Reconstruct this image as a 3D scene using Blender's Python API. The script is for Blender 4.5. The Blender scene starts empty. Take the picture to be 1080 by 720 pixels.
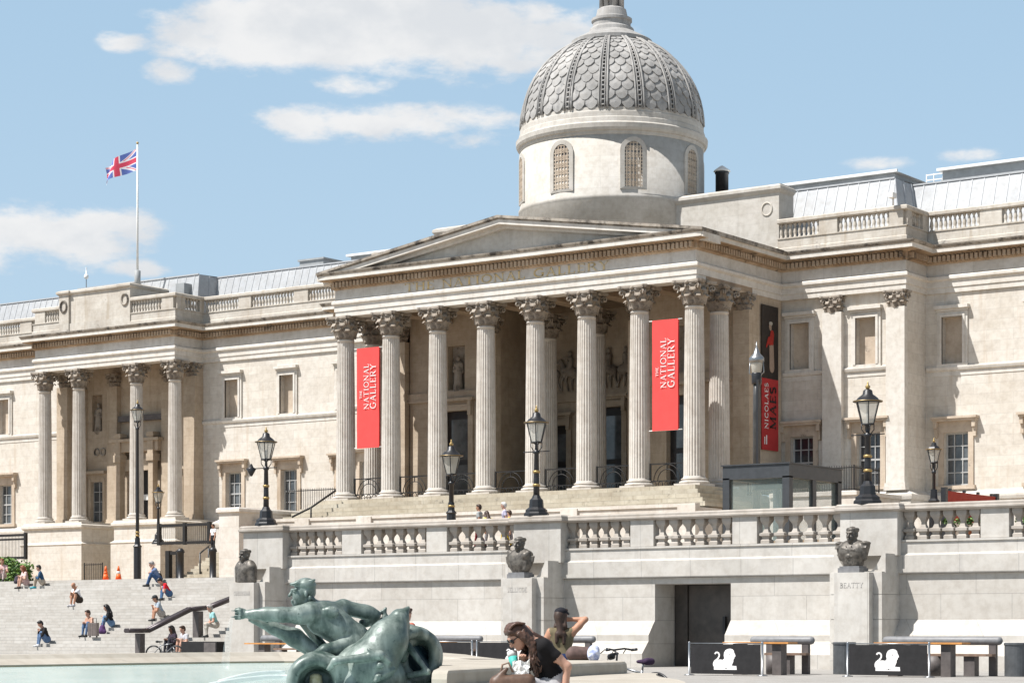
import bpy, math, random
import numpy as np
from mathutils import Vector, Matrix
random.seed(7)
R = math.radians
PI = math.pi
scene = bpy.context.scene
COL = scene.collection
sin, cos = math.sin, math.cos

# ------------------------------------------------------------------ helpers
class MB:
    """collects geometry, builds ONE mesh object"""
    def __init__(s):
        s.v = []; s.f = []; s.m = []; s.s = []
    def add(s, vs, fs, mi=0, smooth=False):
        o = len(s.v)
        s.v.extend([tuple(v) for v in vs])
        for f in fs:
            s.f.append([i + o for i in f]); s.m.append(mi); s.s.append(smooth)
        return s
    def box(s, x0, x1, y0, y1, z0, z1, mi=0):
        vs = [(x0,y0,z0),(x1,y0,z0),(x1,y1,z0),(x0,y1,z0),(x0,y0,z1),(x1,y0,z1),(x1,y1,z1),(x0,y1,z1)]
        return s.add(vs, [(0,3,2,1),(4,5,6,7),(0,1,5,4),(1,2,6,5),(2,3,7,6),(3,0,4,7)], mi)
    def cbox(s, c, d, mi=0):
        return s.box(c[0]-d[0]/2,c[0]+d[0]/2,c[1]-d[1]/2,c[1]+d[1]/2,c[2]-d[2]/2,c[2]+d[2]/2,mi)
    def bar(s, a, b, w, h=None, mi=0, up=(0,0,1)):
        a = Vector(a); b = Vector(b); h = h or w
        d = (b-a).normalized(); up = Vector(up)
        if abs(d.dot(up)) > .98: up = Vector((0,1,0))
        x = d.cross(up).normalized(); y = x.cross(d)
        vs = []
        for p in (a, b):
            for i, j in ((-1,-1),(1,-1),(1,1),(-1,1)):
                vs.append(p + x*i*w/2 + y*j*h/2)
        return s.add(vs, [(0,1,2,3),(7,6,5,4),(0,4,5,1),(1,5,6,2),(2,6,7,3),(3,7,4,0)], mi)
    def prism(s, poly, z0, z1, mi=0):
        n = len(poly)
        vs = [(p[0],p[1],z0) for p in poly] + [(p[0],p[1],z1) for p in poly]
        fs = [tuple(range(n-1,-1,-1)), tuple(range(n,2*n))]
        fs += [(i,(i+1)%n,n+(i+1)%n,n+i) for i in range(n)]
        return s.add(vs, fs, mi)
    def prism_y(s, poly, y0, y1, mi=0):      # poly in (x,z)
        n = len(poly)
        vs = [(p[0],y0,p[1]) for p in poly] + [(p[0],y1,p[1]) for p in poly]
        fs = [tuple(range(n)), tuple(range(2*n-1,n-1,-1))]
        fs += [((i+1)%n,i,n+i,n+(i+1)%n) for i in range(n)]
        return s.add(vs, fs, mi)
    def prism_x(s, poly, x0, x1, mi=0):      # poly in (y,z)
        n = len(poly)
        vs = [(x0,p[0],p[1]) for p in poly] + [(x1,p[0],p[1]) for p in poly]
        fs = [tuple(range(n-1,-1,-1)), tuple(range(n,2*n))]
        fs += [(i,(i+1)%n,n+(i+1)%n,n+i) for i in range(n)]
        return s.add(vs, fs, mi)
    def lathe(s, prof, n=24, c=(0,0,0), mi=0, smooth=True, fn=None, rot=0, a0=0, a1=2*PI):
        vs = []; full = abs(a1-a0-2*PI) < 1e-6
        m = n if full else n+1
        for r, z in prof:
            for i in range(m):
                a = a0 + rot + (a1-a0)*i/n
                rr = r*(fn(a, z) if fn else 1)
                vs.append((c[0]+rr*cos(a), c[1]+rr*sin(a), c[2]+z))
        fs = []
        for j in range(len(prof)-1):
            for i in range(n):
                k = (i+1) % m
                fs.append((j*m+i, j*m+k, (j+1)*m+k, (j+1)*m+i))
        if full:
            fs.append(tuple(range(m-1,-1,-1))); fs.append(tuple(range((len(prof)-1)*m, len(prof)*m)))
        return s.add(vs, fs, mi, smooth)
    def tube(s, pts, r, n=8, mi=0, smooth=True, closed=False):
        pts = [Vector(p) for p in pts]; N = len(pts); vs = []
        rs = r if isinstance(r, (list, tuple)) else [r]*N
        prev = None
        for i, p in enumerate(pts):
            if closed: d = pts[(i+1)%N]-pts[i-1]
            else: d = pts[min(i+1,N-1)]-pts[max(i-1,0)]
            d.normalize()
            if prev is None:
                u = Vector((0,0,1)) if abs(d.z) < .9 else Vector((1,0,0))
                x = d.cross(u).normalized()
            else:
                x = (prev - d*prev.dot(d)).normalized()
            prev = x; y = d.cross(x)
            for k in range(n):
                a = 2*PI*k/n
                vs.append(p + (x*cos(a)+y*sin(a))*rs[i])
        fs = []
        for i in range(N if closed else N-1):
            j = (i+1) % N
            for k in range(n):
                l = (k+1) % n
                fs.append((i*n+k, i*n+l, j*n+l, j*n+k))
        if not closed:
            fs.append(tuple(range(n-1,-1,-1))); fs.append(tuple(range((N-1)*n, N*n)))
        return s.add(vs, fs, mi, smooth)
    def sweep(s, prof, path, mi=0, closed=False):
        """prof [(out,z)] bottom to top, path [(x,y)] walked with the outside on the right hand"""
        N = len(path); vs = []; k = len(prof)
        for i in range(N):
            p = Vector(path[i])
            def nrm(a, b):
                d = (Vector(b)-Vector(a)).normalized(); return Vector((d.y, -d.x))
            if i == 0 and not closed: m = nrm(path[0], path[1])
            elif i == N-1 and not closed: m = nrm(path[-2], path[-1])
            else:
                n1 = nrm(path[i-1], path[i]); n2 = nrm(path[i], path[(i+1)%N])
                m = (n1+n2)/(1+n1.dot(n2))
            for o, z in prof:
                vs.append((p.x+m.x*o, p.y+m.y*o, z))
        fs = []
        for i in range(N if closed else N-1):
            j = (i+1) % N
            for q in range(k-1):
                fs.append((i*k+q, j*k+q, j*k+q+1, i*k+q+1))
        if not closed:
            fs.append(tuple(range(k-1,-1,-1))); fs.append(tuple(range((N-1)*k, N*k)))
        return s.add(vs, fs, mi)
    def build(s, name, mats, parent=None, world=False, loc=None):
        me = bpy.data.meshes.new(name)
        off = Vector((0,0,0))
        if world and parent:
            q = parent
            while q: off += q.location; q = q.parent
        me.from_pydata([Vector(v)-off for v in s.v] if world else s.v, [], s.f)
        if not isinstance(mats, (list, tuple)): mats = [mats]
        for m in mats: me.materials.append(m)
        me.polygons.foreach_set('material_index', s.m)
        me.polygons.foreach_set('use_smooth', s.s)
        me.update()
        o = bpy.data.objects.new(name, me); COL.objects.link(o)
        if parent: o.parent = parent
        if loc: o.location = loc
        return o

def tag(o, label=None, cat=None, group=None, kind=None):
    if label: o['label'] = label
    if cat: o['category'] = cat
    if group: o['group'] = group
    if kind: o['kind'] = kind
    return o
def thing(name, loc, label, cat, group=None, rz=0):
    o = bpy.data.objects.new(name, None); COL.objects.link(o)
    o.location = loc; o.rotation_euler = (0,0,rz); o.empty_display_size = .3
    return tag(o, label, cat, group)
CH = {}
def kids(o): return [c for c in COL.objects if c.parent is o]
def copy_tree(o, parent=None):
    c = o.copy(); COL.objects.link(c); c.parent = parent
    for ch in kids(o):
        if ch is not c: copy_tree(ch, c)
    return c
def dup(o, loc, rz=None, label=None, sc=None):
    c = copy_tree(o); c.location = loc
    if rz is not None: c.rotation_euler = (0,0,rz)
    if label: c['label'] = label
    if sc: c.scale = (sc,)*3
    return c

# ------------------------------------------------------------------ camera numbers
FP, HOR, EYE = 2350.0, 665.5, 1.3
TH = math.atan(2350/3320)
CC, SS = cos(TH), sin(TH)
def onY(x, Y):                     # X of the photo column x on the vertical plane Y
    p = (x-540)/FP; d = Y/(p*SS+CC); return d*(p*CC-SS)
def zat(x, y, Y):
    p = (x-540)/FP; d = Y/(p*SS+CC); return EYE+(HOR-y)*d/FP
def atd(x, d):                     # ground point under photo column x at depth d
    p = (x-540)/FP; return d*(p*CC-SS), d*(p*SS+CC)

# ------------------------------------------------------------------ materials
def newmat(name):
    m = bpy.data.materials.new(name); m.use_nodes = True
    nt = m.node_tree; b = nt.nodes['Principled BSDF']
    return m, nt, b
def N(nt, typ, **kw):
    n = nt.nodes.new(typ)
    for k, v in kw.items(): setattr(n, k, v)
    return n
def mixc(nt, fac, a, b, mode='MIX'):
    n = nt.nodes.new('ShaderNodeMix'); n.data_type = 'RGBA'; n.blend_type = mode
    for sock, val in ((n.inputs[0], fac), (n.inputs[6], a), (n.inputs[7], b)):
        if hasattr(val, 'links'): nt.links.new(val, sock)
        elif isinstance(val, (int, float)): sock.default_value = val
        else: sock.default_value = (*val[:3], 1)
    return n.outputs[2]
def noise(nt, vec, scale, detail=4, rough=.55):
    n = nt.nodes.new('ShaderNodeTexNoise'); n.inputs['Scale'].default_value = scale
    n.inputs['Detail'].default_value = detail; n.inputs['Roughness'].default_value = rough
    if vec: nt.links.new(vec, n.inputs['Vector'])
    return n.outputs['Fac']
def ramp(nt, fac, a, b, c0=(0,0,0), c1=(1,1,1)):
    n = nt.nodes.new('ShaderNodeMapRange'); n.interpolation_type = 'SMOOTHSTEP'
    n.inputs[1].default_value = a; n.inputs[2].default_value = b
    nt.links.new(fac, n.inputs[0]); return n.outputs[0]
def mapping(nt, vec, scale):
    n = nt.nodes.new('ShaderNodeMapping'); n.inputs['Scale'].default_value = scale
    nt.links.new(vec, n.inputs['Vector']); return n.outputs['Vector']
def bump(nt, b, h, strength=.3, dist=.02):
    n = nt.nodes.new('ShaderNodeBump'); n.inputs['Strength'].default_value = strength
    n.inputs['Distance'].default_value = dist
    nt.links.new(h, n.inputs['Height']); nt.links.new(n.outputs[0], b.inputs['Normal'])

def stone(name, base, alt, brick=None, mortar=.75, soot=0.0, sootcol=(.07,.06,.055), streak=.35, rough=.85, local=False, stain=None):
    m, nt, b = newmat(name)
    if local: pos = N(nt, 'ShaderNodeTexCoord').outputs['Object']
    else: pos = N(nt, 'ShaderNodeNewGeometry').outputs['Position']
    n1 = noise(nt, pos, .45, 5, .6); n2 = noise(nt, pos, 3.1, 5, .65)
    st = noise(nt, mapping(nt, pos, (1.6,1.6,.16)), 1.5, 4, .6)
    col = mixc(nt, ramp(nt, n1, .3, .7), base, alt)
    h = n2
    if brick:
        sx = N(nt, 'ShaderNodeSeparateXYZ'); nt.links.new(pos, sx.inputs[0])
        ad = N(nt, 'ShaderNodeMath', operation='ADD'); nt.links.new(sx.outputs[0], ad.inputs[0]); nt.links.new(sx.outputs[1], ad.inputs[1])
        cb = N(nt, 'ShaderNodeCombineXYZ'); nt.links.new(ad.outputs[0], cb.inputs[0]); nt.links.new(sx.outputs[2], cb.inputs[1])
        mp = N(nt, 'ShaderNodeMapping'); mp.inputs['Location'].default_value = (0, -brick[2], 0)
        nt.links.new(cb.outputs[0], mp.inputs['Vector'])
        bt = N(nt, 'ShaderNodeTexBrick'); bt.offset = .5; bt.squash = 1
        bt.inputs['Scale'].default_value = 1; bt.inputs['Brick Width'].default_value = brick[0]; bt.inputs['Row Height'].default_value = brick[1]
        bt.inputs['Mortar Size'].default_value = .011; bt.inputs['Mortar Smooth'].default_value = .3; bt.inputs['Bias'].default_value = 0
        bt.inputs['Color1'].default_value = (.93,.92,.90,1); bt.inputs['Color2'].default_value = (1.03,1.03,1.02,1); bt.inputs['Mortar'].default_value = (mortar,)*3+(1,)
        nt.links.new(mp.outputs[0], bt.inputs['Vector'])
        col = mixc(nt, 1.0, col, bt.outputs['Color'], 'MULTIPLY')
    col = mixc(nt, ramp(nt, n2, .35, .75), col, mixc(nt, 1.0, col, (.84,.82,.8), 'MULTIPLY'))
    sf = N(nt, 'ShaderNodeMath', operation='MULTIPLY'); nt.links.new(ramp(nt, st, .52, .78), sf.inputs[0]); sf.inputs[1].default_value = streak
    col = mixc(nt, sf.outputs[0], col, stain or (base[0]*.55, base[1]*.5, base[2]*.43))
    if soot > 0:
        n3 = noise(nt, pos, 1.1 if not local else 2.2, 6, .7)
        col = mixc(nt, ramp(nt, n3, .62-soot*.4, .78-soot*.3), col, sootcol)
    nt.links.new(col, b.inputs['Base Color']); b.inputs['Roughness'].default_value = rough
    b.inputs['Specular IOR Level'].default_value = .25
    bump(nt, b, n2, .25, .02)
    return m
def plain(name, c, rough=.6, metal=0, var=.15, scale=6, spec=.4, bmp=0, c2=None):
    m, nt, b = newmat(name)
    pos = N(nt, 'ShaderNodeTexCoord').outputs['Object']
    n = noise(nt, pos, scale, 4, .6)
    col = mixc(nt, ramp(nt, n, .3, .7), c, c2 or tuple(x*(1-var) for x in c))
    nt.links.new(col, b.inputs['Base Color']); b.inputs['Roughness'].default_value = rough
    b.inputs['Metallic'].default_value = metal; b.inputs['Specular IOR Level'].default_value = spec
    if bmp: bump(nt, b, n, bmp, .02)
    return m
def glass(name, c, alpha=.25, rough=.05):
    m, nt, b = newmat(name)
    b.inputs['Base Color'].default_value = (*c,1); b.inputs['Roughness'].default_value = rough
    b.inputs['Alpha'].default_value = alpha; b.inputs['Specular IOR Level'].default_value = .6
    return m

M = {}
M['wall'] = stone('wall_stone', (.60,.568,.52), (.57,.53,.472), (1.5,.56,.02), .80, soot=.0, sootcol=(.36,.29,.22), streak=.5, stain=(.42,.33,.24))
M['trim'] = stone('trim_stone', (.625,.60,.555), (.575,.54,.485), None, streak=.4)
M['frieze'] = stone('frieze_stone', (.58,.555,.52), (.50,.47,.425), (1.7,4.0,.5), .8, streak=.3)
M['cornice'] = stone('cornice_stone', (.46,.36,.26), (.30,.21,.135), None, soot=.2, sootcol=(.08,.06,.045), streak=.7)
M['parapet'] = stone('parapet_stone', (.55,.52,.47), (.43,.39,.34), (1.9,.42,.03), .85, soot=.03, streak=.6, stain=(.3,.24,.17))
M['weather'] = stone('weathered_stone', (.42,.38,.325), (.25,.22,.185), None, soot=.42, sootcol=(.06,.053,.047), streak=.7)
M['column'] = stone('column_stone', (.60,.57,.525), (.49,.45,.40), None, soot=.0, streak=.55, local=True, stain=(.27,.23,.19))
M['capital'] = stone('capital_stone', (.40,.355,.30), (.22,.185,.15), None, soot=.27, sootcol=(.08,.065,.055), streak=.5, local=True)  # soot blackening, deepened to stand in for shade between the leaves
M['inner'] = stone('portico_wall_stone', (.50,.42,.33), (.41,.335,.255), (1.5,.56,.02), .82, streak=.5)  # browner than the outer wall: portico shade put into the colour
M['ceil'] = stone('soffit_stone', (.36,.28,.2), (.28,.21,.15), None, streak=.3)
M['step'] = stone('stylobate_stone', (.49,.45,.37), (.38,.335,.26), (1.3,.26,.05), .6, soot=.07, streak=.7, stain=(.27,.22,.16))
M['white_stone'] = stone('pale_podium_stone', (.62,.59,.55), (.56,.52,.47), (2.4,.9,.1), .8, streak=.35)
M['drum'] = stone('drum_stone', (.51,.485,.45), (.44,.415,.375), (1.3,.6,0), .87, soot=.0, streak=.4, stain=(.3,.28,.25))
M['dome'] = stone('dome_stone', (.40,.388,.37), (.26,.255,.245), None, soot=.12, sootcol=(.16,.16,.165), streak=.7, stain=(.17,.17,.17))
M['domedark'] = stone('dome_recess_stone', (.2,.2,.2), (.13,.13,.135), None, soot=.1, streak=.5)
M['granite'] = stone('terrace_granite', (.535,.51,.475), (.465,.44,.405), (2.55,.86,.85), .66, soot=.03, sootcol=(.36,.34,.31), streak=.35, stain=(.36,.34,.31))
M['granite_trim'] = stone('terrace_coping_granite', (.535,.512,.478), (.45,.43,.40), (2.1,9.0,.3), .62, streak=.5, stain=(.33,.31,.29))
M['granite_dark'] = stone('terrace_rail_granite', (.42,.385,.345), (.31,.28,.245), None, soot=.05, streak=.5)  # darker granite for the rail and balusters
M['stair'] = stone('stair_granite', (.50,.48,.45), (.44,.42,.39), (1.9,4.0/27,0), .70, streak=.3, stain=(.38,.35,.31))
M['plaza'] = stone('plaza_paving', (.315,.303,.283), (.275,.263,.245), None, streak=.15)
M['terrace'] = stone('terrace_paving', (.40,.31,.215), (.36,.275,.19), None, streak=.15)  # floor unseen; warm tone chosen to bounce light onto the facade
M['coping'] = stone('basin_coping_stone', (.42,.385,.33), (.35,.32,.27), None, soot=.05, sootcol=(.2,.185,.16), streak=.4, stain=(.33,.3,.25))
M['coping_wet'] = plain('basin_wet_stone', (.34,.27,.17), .5, c2=(.28,.24,.17), scale=3)
M['iron'] = plain('black_iron', (.016,.016,.018), .42, .0, .3, 8, .5)
M['iron2'] = plain('dark_gate_iron', (.014,.013,.013), .6, .0, .3, 8, .4)
M['gold'] = plain('gilt', (.46,.32,.13), .42, .7, .2, 12)
M['giltletter'] = plain('faded_gilt', (.60,.42,.17), .5, .25, .45, 3, c2=(.56,.46,.30))
M['lampglass'] = glass('lantern_glass', (.72,.70,.62), .45)
M['pane'] = plain('window_glass', (.02,.022,.026), .07, 0, .5, .7, .7, c2=(.055,.06,.068))
M['pane_pale'] = plain('blind_window_glass', (.13,.14,.145), .08, 0, .3, .8, .7, c2=(.05,.055,.06))
M['white'] = plain('white_paint', (.74,.73,.70), .5, 0, .1)
M['lead'] = stone('lead_roof', (.41,.42,.425), (.36,.37,.38), None, streak=.45, rough=.55, stain=(.36,.38,.41))
M['leadseam'] = plain('lead_seam', (.42,.43,.44), .5)
M['sash'] = plain('sash_paint', (.42,.42,.41), .5, 0, .15)
M['surround'] = stone('window_surround_stone', (.54,.46,.37), (.44,.36,.28), None, soot=.04, streak=.6)  # tan colour carries the weaker light on surrounds and recessed panels
M['roofwhite'] = plain('white_roof', (.74,.74,.72), .5, 0, .08, 2)
M['fascia'] = plain('grey_fascia', (.33,.34,.34), .6, 0, .2, 2)
M['dark'] = plain('dark_void', (.02,.018,.017), .6)
M['doorwood'] = plain('dark_door', (.03,.026,.024), .4, 0, .35, 2, .4)
M['bronzedoor'] = plain('bronze_door', (.095,.082,.072), .42, .3, .4, 1.6, .4, c2=(.06,.053,.048))
M['bronze'] = plain('dark_bronze', (.15,.135,.115), .5, .35, .5, 6, .4, c2=(.06,.054,.048), bmp=.3)
M['red'] = plain('red_banner_cloth', (.70,.075,.07), .75, 0, .07, 2, .15)
M['reddull'] = plain('red_canvas', (.42,.075,.055), .8, 0, .15, 3, .1)
M['letter'] = plain('white_lettering', (.82,.79,.77), .6, 0, .03)
M['blackletter'] = plain('black_lettering', (.02,.015,.015), .6, 0, .1)
M['signblack'] = plain('black_banner_cloth', (.026,.025,.026), .7, 0, .25, 4, .2)
M['orange'] = plain('oiled_table_timber', (.60,.27,.075), .5, 0, .25, 5)
M['timber'] = plain('weathered_timber', (.24,.16,.115), .65, 0, .3, 6)
M['greystone'] = plain('grey_bench_stone', (.2,.2,.205), .5, 0, .25, 5)
M['greydark'] = plain('dark_bench_stone', (.12,.105,.10), .55, 0, .3, 5)
M['bin'] = plain('grey_steel_bin', (.105,.11,.115), .45, .3, .25, 5)
M['steel'] = plain('brushed_steel', (.30,.31,.32), .35, .8, .15, 8)
M['kiosk'] = plain('grey_steel_frame', (.065,.07,.076), .45, .3, .2, 4)
M['kglass'] = glass('kiosk_glass', (.45,.56,.53), .15)
M['cone'] = plain('orange_cone_plastic', (.80,.13,.02), .5, 0, .08)
M['leaf'] = plain('leaf', (.075,.15,.03), .6, 0, .45, 9, .3, c2=(.16,.26,.06))
M['leafdark'] = plain('leaf_dark', (.035,.085,.02), .6, 0, .3, 9, .3)
M['flower'] = plain('red_flower', (.35,.04,.04), .6)
M['pot'] = plain('terracotta', (.4,.17,.1), .7)
M['silverpost'] = plain('pale_post_paint', (.07,.07,.068), .35, .1, .5, 2)

def verdigris():
    m, nt, b = newmat('verdigris_bronze')
    pos = N(nt, 'ShaderNodeTexCoord').outputs['Object']
    n1 = noise(nt, pos, 2.6, 5, .65); st = noise(nt, mapping(nt, pos, (3,3,.9)), 1.6, 4, .6); n3 = noise(nt, pos, 14, 4, .6)
    col = mixc(nt, ramp(nt, n1, .33, .66), (.028,.054,.046), (.145,.182,.163))
    col = mixc(nt, ramp(nt, st, .42, .72), col, (.285,.33,.30))
    col = mixc(nt, ramp(nt, n3, .58, .75), col, (.03,.06,.05))
    nt.links.new(col, b.inputs['Base Color']); b.inputs['Metallic'].default_value = .15
    b.inputs['Roughness'].default_value = .42; b.inputs['Specular IOR Level'].default_value = .5
    bump(nt, b, n3, .2, .01)
    return m
M['verd'] = verdigris()
def watermat():
    m, nt, b = newmat('fountain_water')
    pos = N(nt, 'ShaderNodeNewGeometry').outputs['Position']
    n = noise(nt, mapping(nt, pos, (1,1,1)), 5.0, 4, .6); n1 = noise(nt, pos, .5, 3, .5)
    col = mixc(nt, ramp(nt, n1, .3, .7), (.36,.50,.475), (.46,.59,.565))
    nt.links.new(col, b.inputs['Base Color'])
    b.inputs['Roughness'].default_value = .12; b.inputs['Specular IOR Level'].default_value = .45
    bump(nt, b, n, .6, .05)
    return m
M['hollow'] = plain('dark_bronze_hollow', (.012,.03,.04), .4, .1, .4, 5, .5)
M['water'] = watermat()
M['jet'] = glass('water_jet', (.9,.95,.95), .07, .2)
M['foam'] = glass('water_foam', (.9,.93,.92), .4, .5)
# ================================================================== THE GALLERY BUILDING
GX = -71.15
gal = thing('art_gallery', (GX, 100, 4.0), 'long pale stone art gallery with columned portico, red banners and scaled grey dome', 'museum')
Z0, ZA, ZF, ZC, ZT = 8.85, 19.55, 20.5, 21.1, 22.2
PATH = [(-150,111.7),(-118.4,111.7),(-118.4,109.0),(-104.9,109.0),(-104.9,111.7),(-90.8,111.7),(-90.8,109.1),(-83.3,109.1),(-83.3,99.9),(-59.0,99.9),(-59.0,109.1),(-51.5,109.1),(-51.5,111.7),(-14,111.7)]
b = MB(); b.sweep([(-1.0,19.55),(0,19.55),(0,19.84),(.05,19.85),(.05,20.18),(.1,20.22),(.17,20.28),(.17,20.42),(.04,20.5),(-1.0,20.5),(-1.0,19.56)], PATH)
b.build('architrave', M['trim'], gal, True)
b = MB(); b.sweep([(.012,20.49),(.012,21.12)], PATH); b.build('frieze', M['frieze'], gal, True)
b = MB(); b.sweep([(-.1,21.1),(.06,21.1),(.13,21.16),(.13,21.52),(.3,21.56),(.34,21.6),(.64,21.61),(.64,21.66),(.7,21.66)], PATH)
for i in range(len(PATH)-1):                       # dentils
    p, q = Vector(PATH[i]), Vector(PATH[i+1]); L = (q-p).length
    if L > 30: 
        if i == 0: p = q-(q-p).normalized()*24; 
        else: q = p+(q-p).normalized()*24
        L = (q-p).length
    d = (q-p).normalized(); nr = Vector((d.y,-d.x)); n = int(L/.265)
    for k in range(n+1):
        c = p + d*(L*(k+.5)/(n+1)); c2 = c+nr*.24
        w = .085
        a = Vector((c.x,c.y,0)); e = nr*.39
        x0,x1 = sorted((c.x-d.x*w, c.x+d.x*w+e.x)) if abs(d.x)<.5 else (c.x-w, c.x+w)
        if abs(d.x) < .5:
            y0,y1 = c.y-w, c.y+w
            x0,x1 = sorted((c.x+nr.x*.12, c.x+nr.x*.40))
        else:
            y0,y1 = sorted((c.y+nr.y*.12, c.y+nr.y*.40))
        b.box(x0,x1,y0,y1,21.2,21.5)
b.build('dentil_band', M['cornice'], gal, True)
b = MB(); b.sweep([(.6,21.655),(.7,21.655),(.7,21.86)], PATH); b.sweep([(.7,21.86),(.72,21.88)], PATH)
b.build('corona', M['trim'], gal, True)
b = MB(); b.sweep([(.70,21.88),(.74,21.9),(.80,22.0),(.82,22.07),(.1,22.21),(-1.6,22.22)], PATH)
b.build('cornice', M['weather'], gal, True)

# ---------------------------------------------------------------- columns
def capital_mesh():
    b = MB()
    b.lathe([(.42,0),(.43,.08),(.43,.1),(.45,.3),(.5,.6),(.58,.85),(.66,.95)], 24)
    def leaf(a, z0, h, r0, w, curl):
        vs = []; K = 7
        for k in range(K):
            t = k/(K-1)
            if t < .75: rr = r0+.05*t+.10*t*t; zz = z0+h*t/.75*.92
            else:
                u = (t-.75)/.25; rr = r0+.09+curl*sin(u*PI*.6); zz = z0+h*(.92+.10*sin(u*PI)-.16*u*u)
            ww = w*(.75+.45*sin(t*PI*.85))*(1 if t < .8 else .75) * (1+.12*(k%2))
            for sx, dr in ((-1,-.03),(-.45,.03),(0,.0),(.45,.03),(1,-.03)):
                aa = a + sx*ww/rr/2
                vs.append(((rr+dr)*cos(aa),(rr+dr)*sin(aa),zz))
        fs = []
        for k in range(K-1):
            for q in range(4): fs.append((k*5+q,k*5+q+1,(k+1)*5+q+1,(k+1)*5+q))
        b.add(vs, fs, 0, True)
    for i in range(8): leaf(2*PI*i/8, .08, .40, .50, .36, .16)
    for i in range(8): leaf(2*PI*(i+.5)/8, .12, .66, .49, .36, .19)
    for i in range(4):                           # corner volutes and middle helices
        a = PI/4+i*PI/2; ax = Vector((cos(a),sin(a),0)); up = Vector((0,0,1))
        for off in (-.09,.09):
            sd = Vector((-sin(a),cos(a),0))*off
            pts = [ax*.5+up*.45+sd*2.6, ax*.58+up*.72+sd*1.6, ax*.72+up*.88+sd, ax*.86+up*.90+sd*.6]
            c = ax*.84+up*.79+sd*.5
            for t in range(9):
                an = PI/2-t*.75; rr = .115*(1-t/11)
                pts.append(c+ax*cos(an)*rr+up*sin(an)*rr)
            b.tube(pts, .042, 5)
        a2 = i*PI/2; ax = Vector((cos(a2),sin(a2),0)); sv = Vector((-sin(a2),cos(a2),0))
        for sg in (-1,1):
            pts = [ax*.52+up*.5+sv*.2*sg, ax*.6+up*.75+sv*.16*sg, ax*.66+up*.86+sv*.09*sg, ax*.68+up*.84+sv*.03*sg, ax*.67+up*.77+sv*.06*sg]
            b.tube(pts, .035, 5)
        b.lathe([(0,-.08),(.09,-.05),(.1,0),(.06,.07),(0,.09)], 8, tuple(ax*.69+up*.99))
    poly = []
    for i in range(4):                           # concave abacus
        a = PI/4+i*PI/2
        c = Vector((cos(a),sin(a)))*.98; t = Vector((-sin(a),cos(a)))
        poly += [c-t*.08, c+t*.08]
        am = a+PI/4
        mid = Vector((cos(am),sin(am)))*.60
        poly += [(c+t*.08)*.62+mid*.38, mid, (Vector((cos(a+PI/2),sin(a+PI/2)))*.98)*.62+mid*.38]
    b.prism(poly, .95, 1.0); b.prism([p*1.05 for p in poly], 1.0, 1.1)
    return b
def shaft_mesh(H, n=24):
    b = MB()
    def fl(a, z):
        u = (a*n/(2*PI)) % 1.0
        return 1-.075*max(0, sin(PI*max(0,min(1,(u-.14)/.72))))**.7
    zs = [.42,.46,.5,.6,2,4,6,8,9.2,H-1.45,H-1.42]
    prof = []
    for z in zs:
        t = (z-.42)/(H-1.6); r = .57-.085*max(0,t)**1.5
        prof.append((r, z))
    b.lathe(prof[2:-2], n*8, (0,0,0), 0, False, fl)
    b.lathe([(.62,.40),(.62,.44),(.575,.5),(.57,.53)], 48)
    b.lathe([(.485,H-1.5),(.485,H-1.40),(.51,H-1.385),(.51,H-1.345),(.49,H-1.32)], 48)
    return b
def base_mesh():
    b = MB(); b.box(-.78,.78,-.78,.78,0,.14)
    b.lathe([(.77,.14),(.80,.18),(.80,.23),(.76,.27),(.68,.28),(.655,.31),(.665,.34),(.69,.35),(.705,.38),(.69,.41),(.62,.42)], 40)
    return b
HC = ZA-Z0
cap_me = capital_mesh(); sh_me = shaft_mesh(HC); ba_me = base_mesh()
proto_col = sh_me.build('column', M['column'], gal)
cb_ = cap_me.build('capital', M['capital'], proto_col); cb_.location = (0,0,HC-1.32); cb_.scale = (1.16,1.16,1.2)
ba_me.build('base', M['column'], proto_col)
first = [True]
def column(x, y, sc=1.0):
    if first[0]: c = proto_col; first[0] = False
    else: c = copy_tree(proto_col, gal)
    c.location = (x-GX, y-100, Z0-4.0); c.scale = (sc,sc,1); return c
XC = [-82.95+i*(82.95-59.42)/7 for i in range(8)]
for x in XC: column(x, 100.42)
column(XC[0], 103.0); column(XC[7], 103.0)
for x in (XC[3], XC[4]): column(x, 106.6, .95)
for x in (-118.0,-114.6,-109.0,-105.4): column(x, 109.55, .86)

def pilaster(x0, x1, yf, yb, mat='trim', cs=1.0, side=False):
    p = MB().box(x0,x1,yf,yb,Z0+.4,ZA-.9).box(x0-.09,x1+.09,yf-.09,yb,Z0,Z0+.2).box(x0-.06,x1+.06,yf-.06,yb,Z0+.2,Z0+.4).build('pilaster', M[mat], gal, True)
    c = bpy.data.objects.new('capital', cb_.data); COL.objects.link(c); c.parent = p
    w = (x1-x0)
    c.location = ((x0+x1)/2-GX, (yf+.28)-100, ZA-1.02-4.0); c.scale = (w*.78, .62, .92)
    return p
# right middle block
pilaster(-56.45,-55.3,109.06,109.45); pilaster(-52.65,-51.56,109.06,109.45)
# wall behind pilasters' capitals is covered by the architrave

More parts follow.
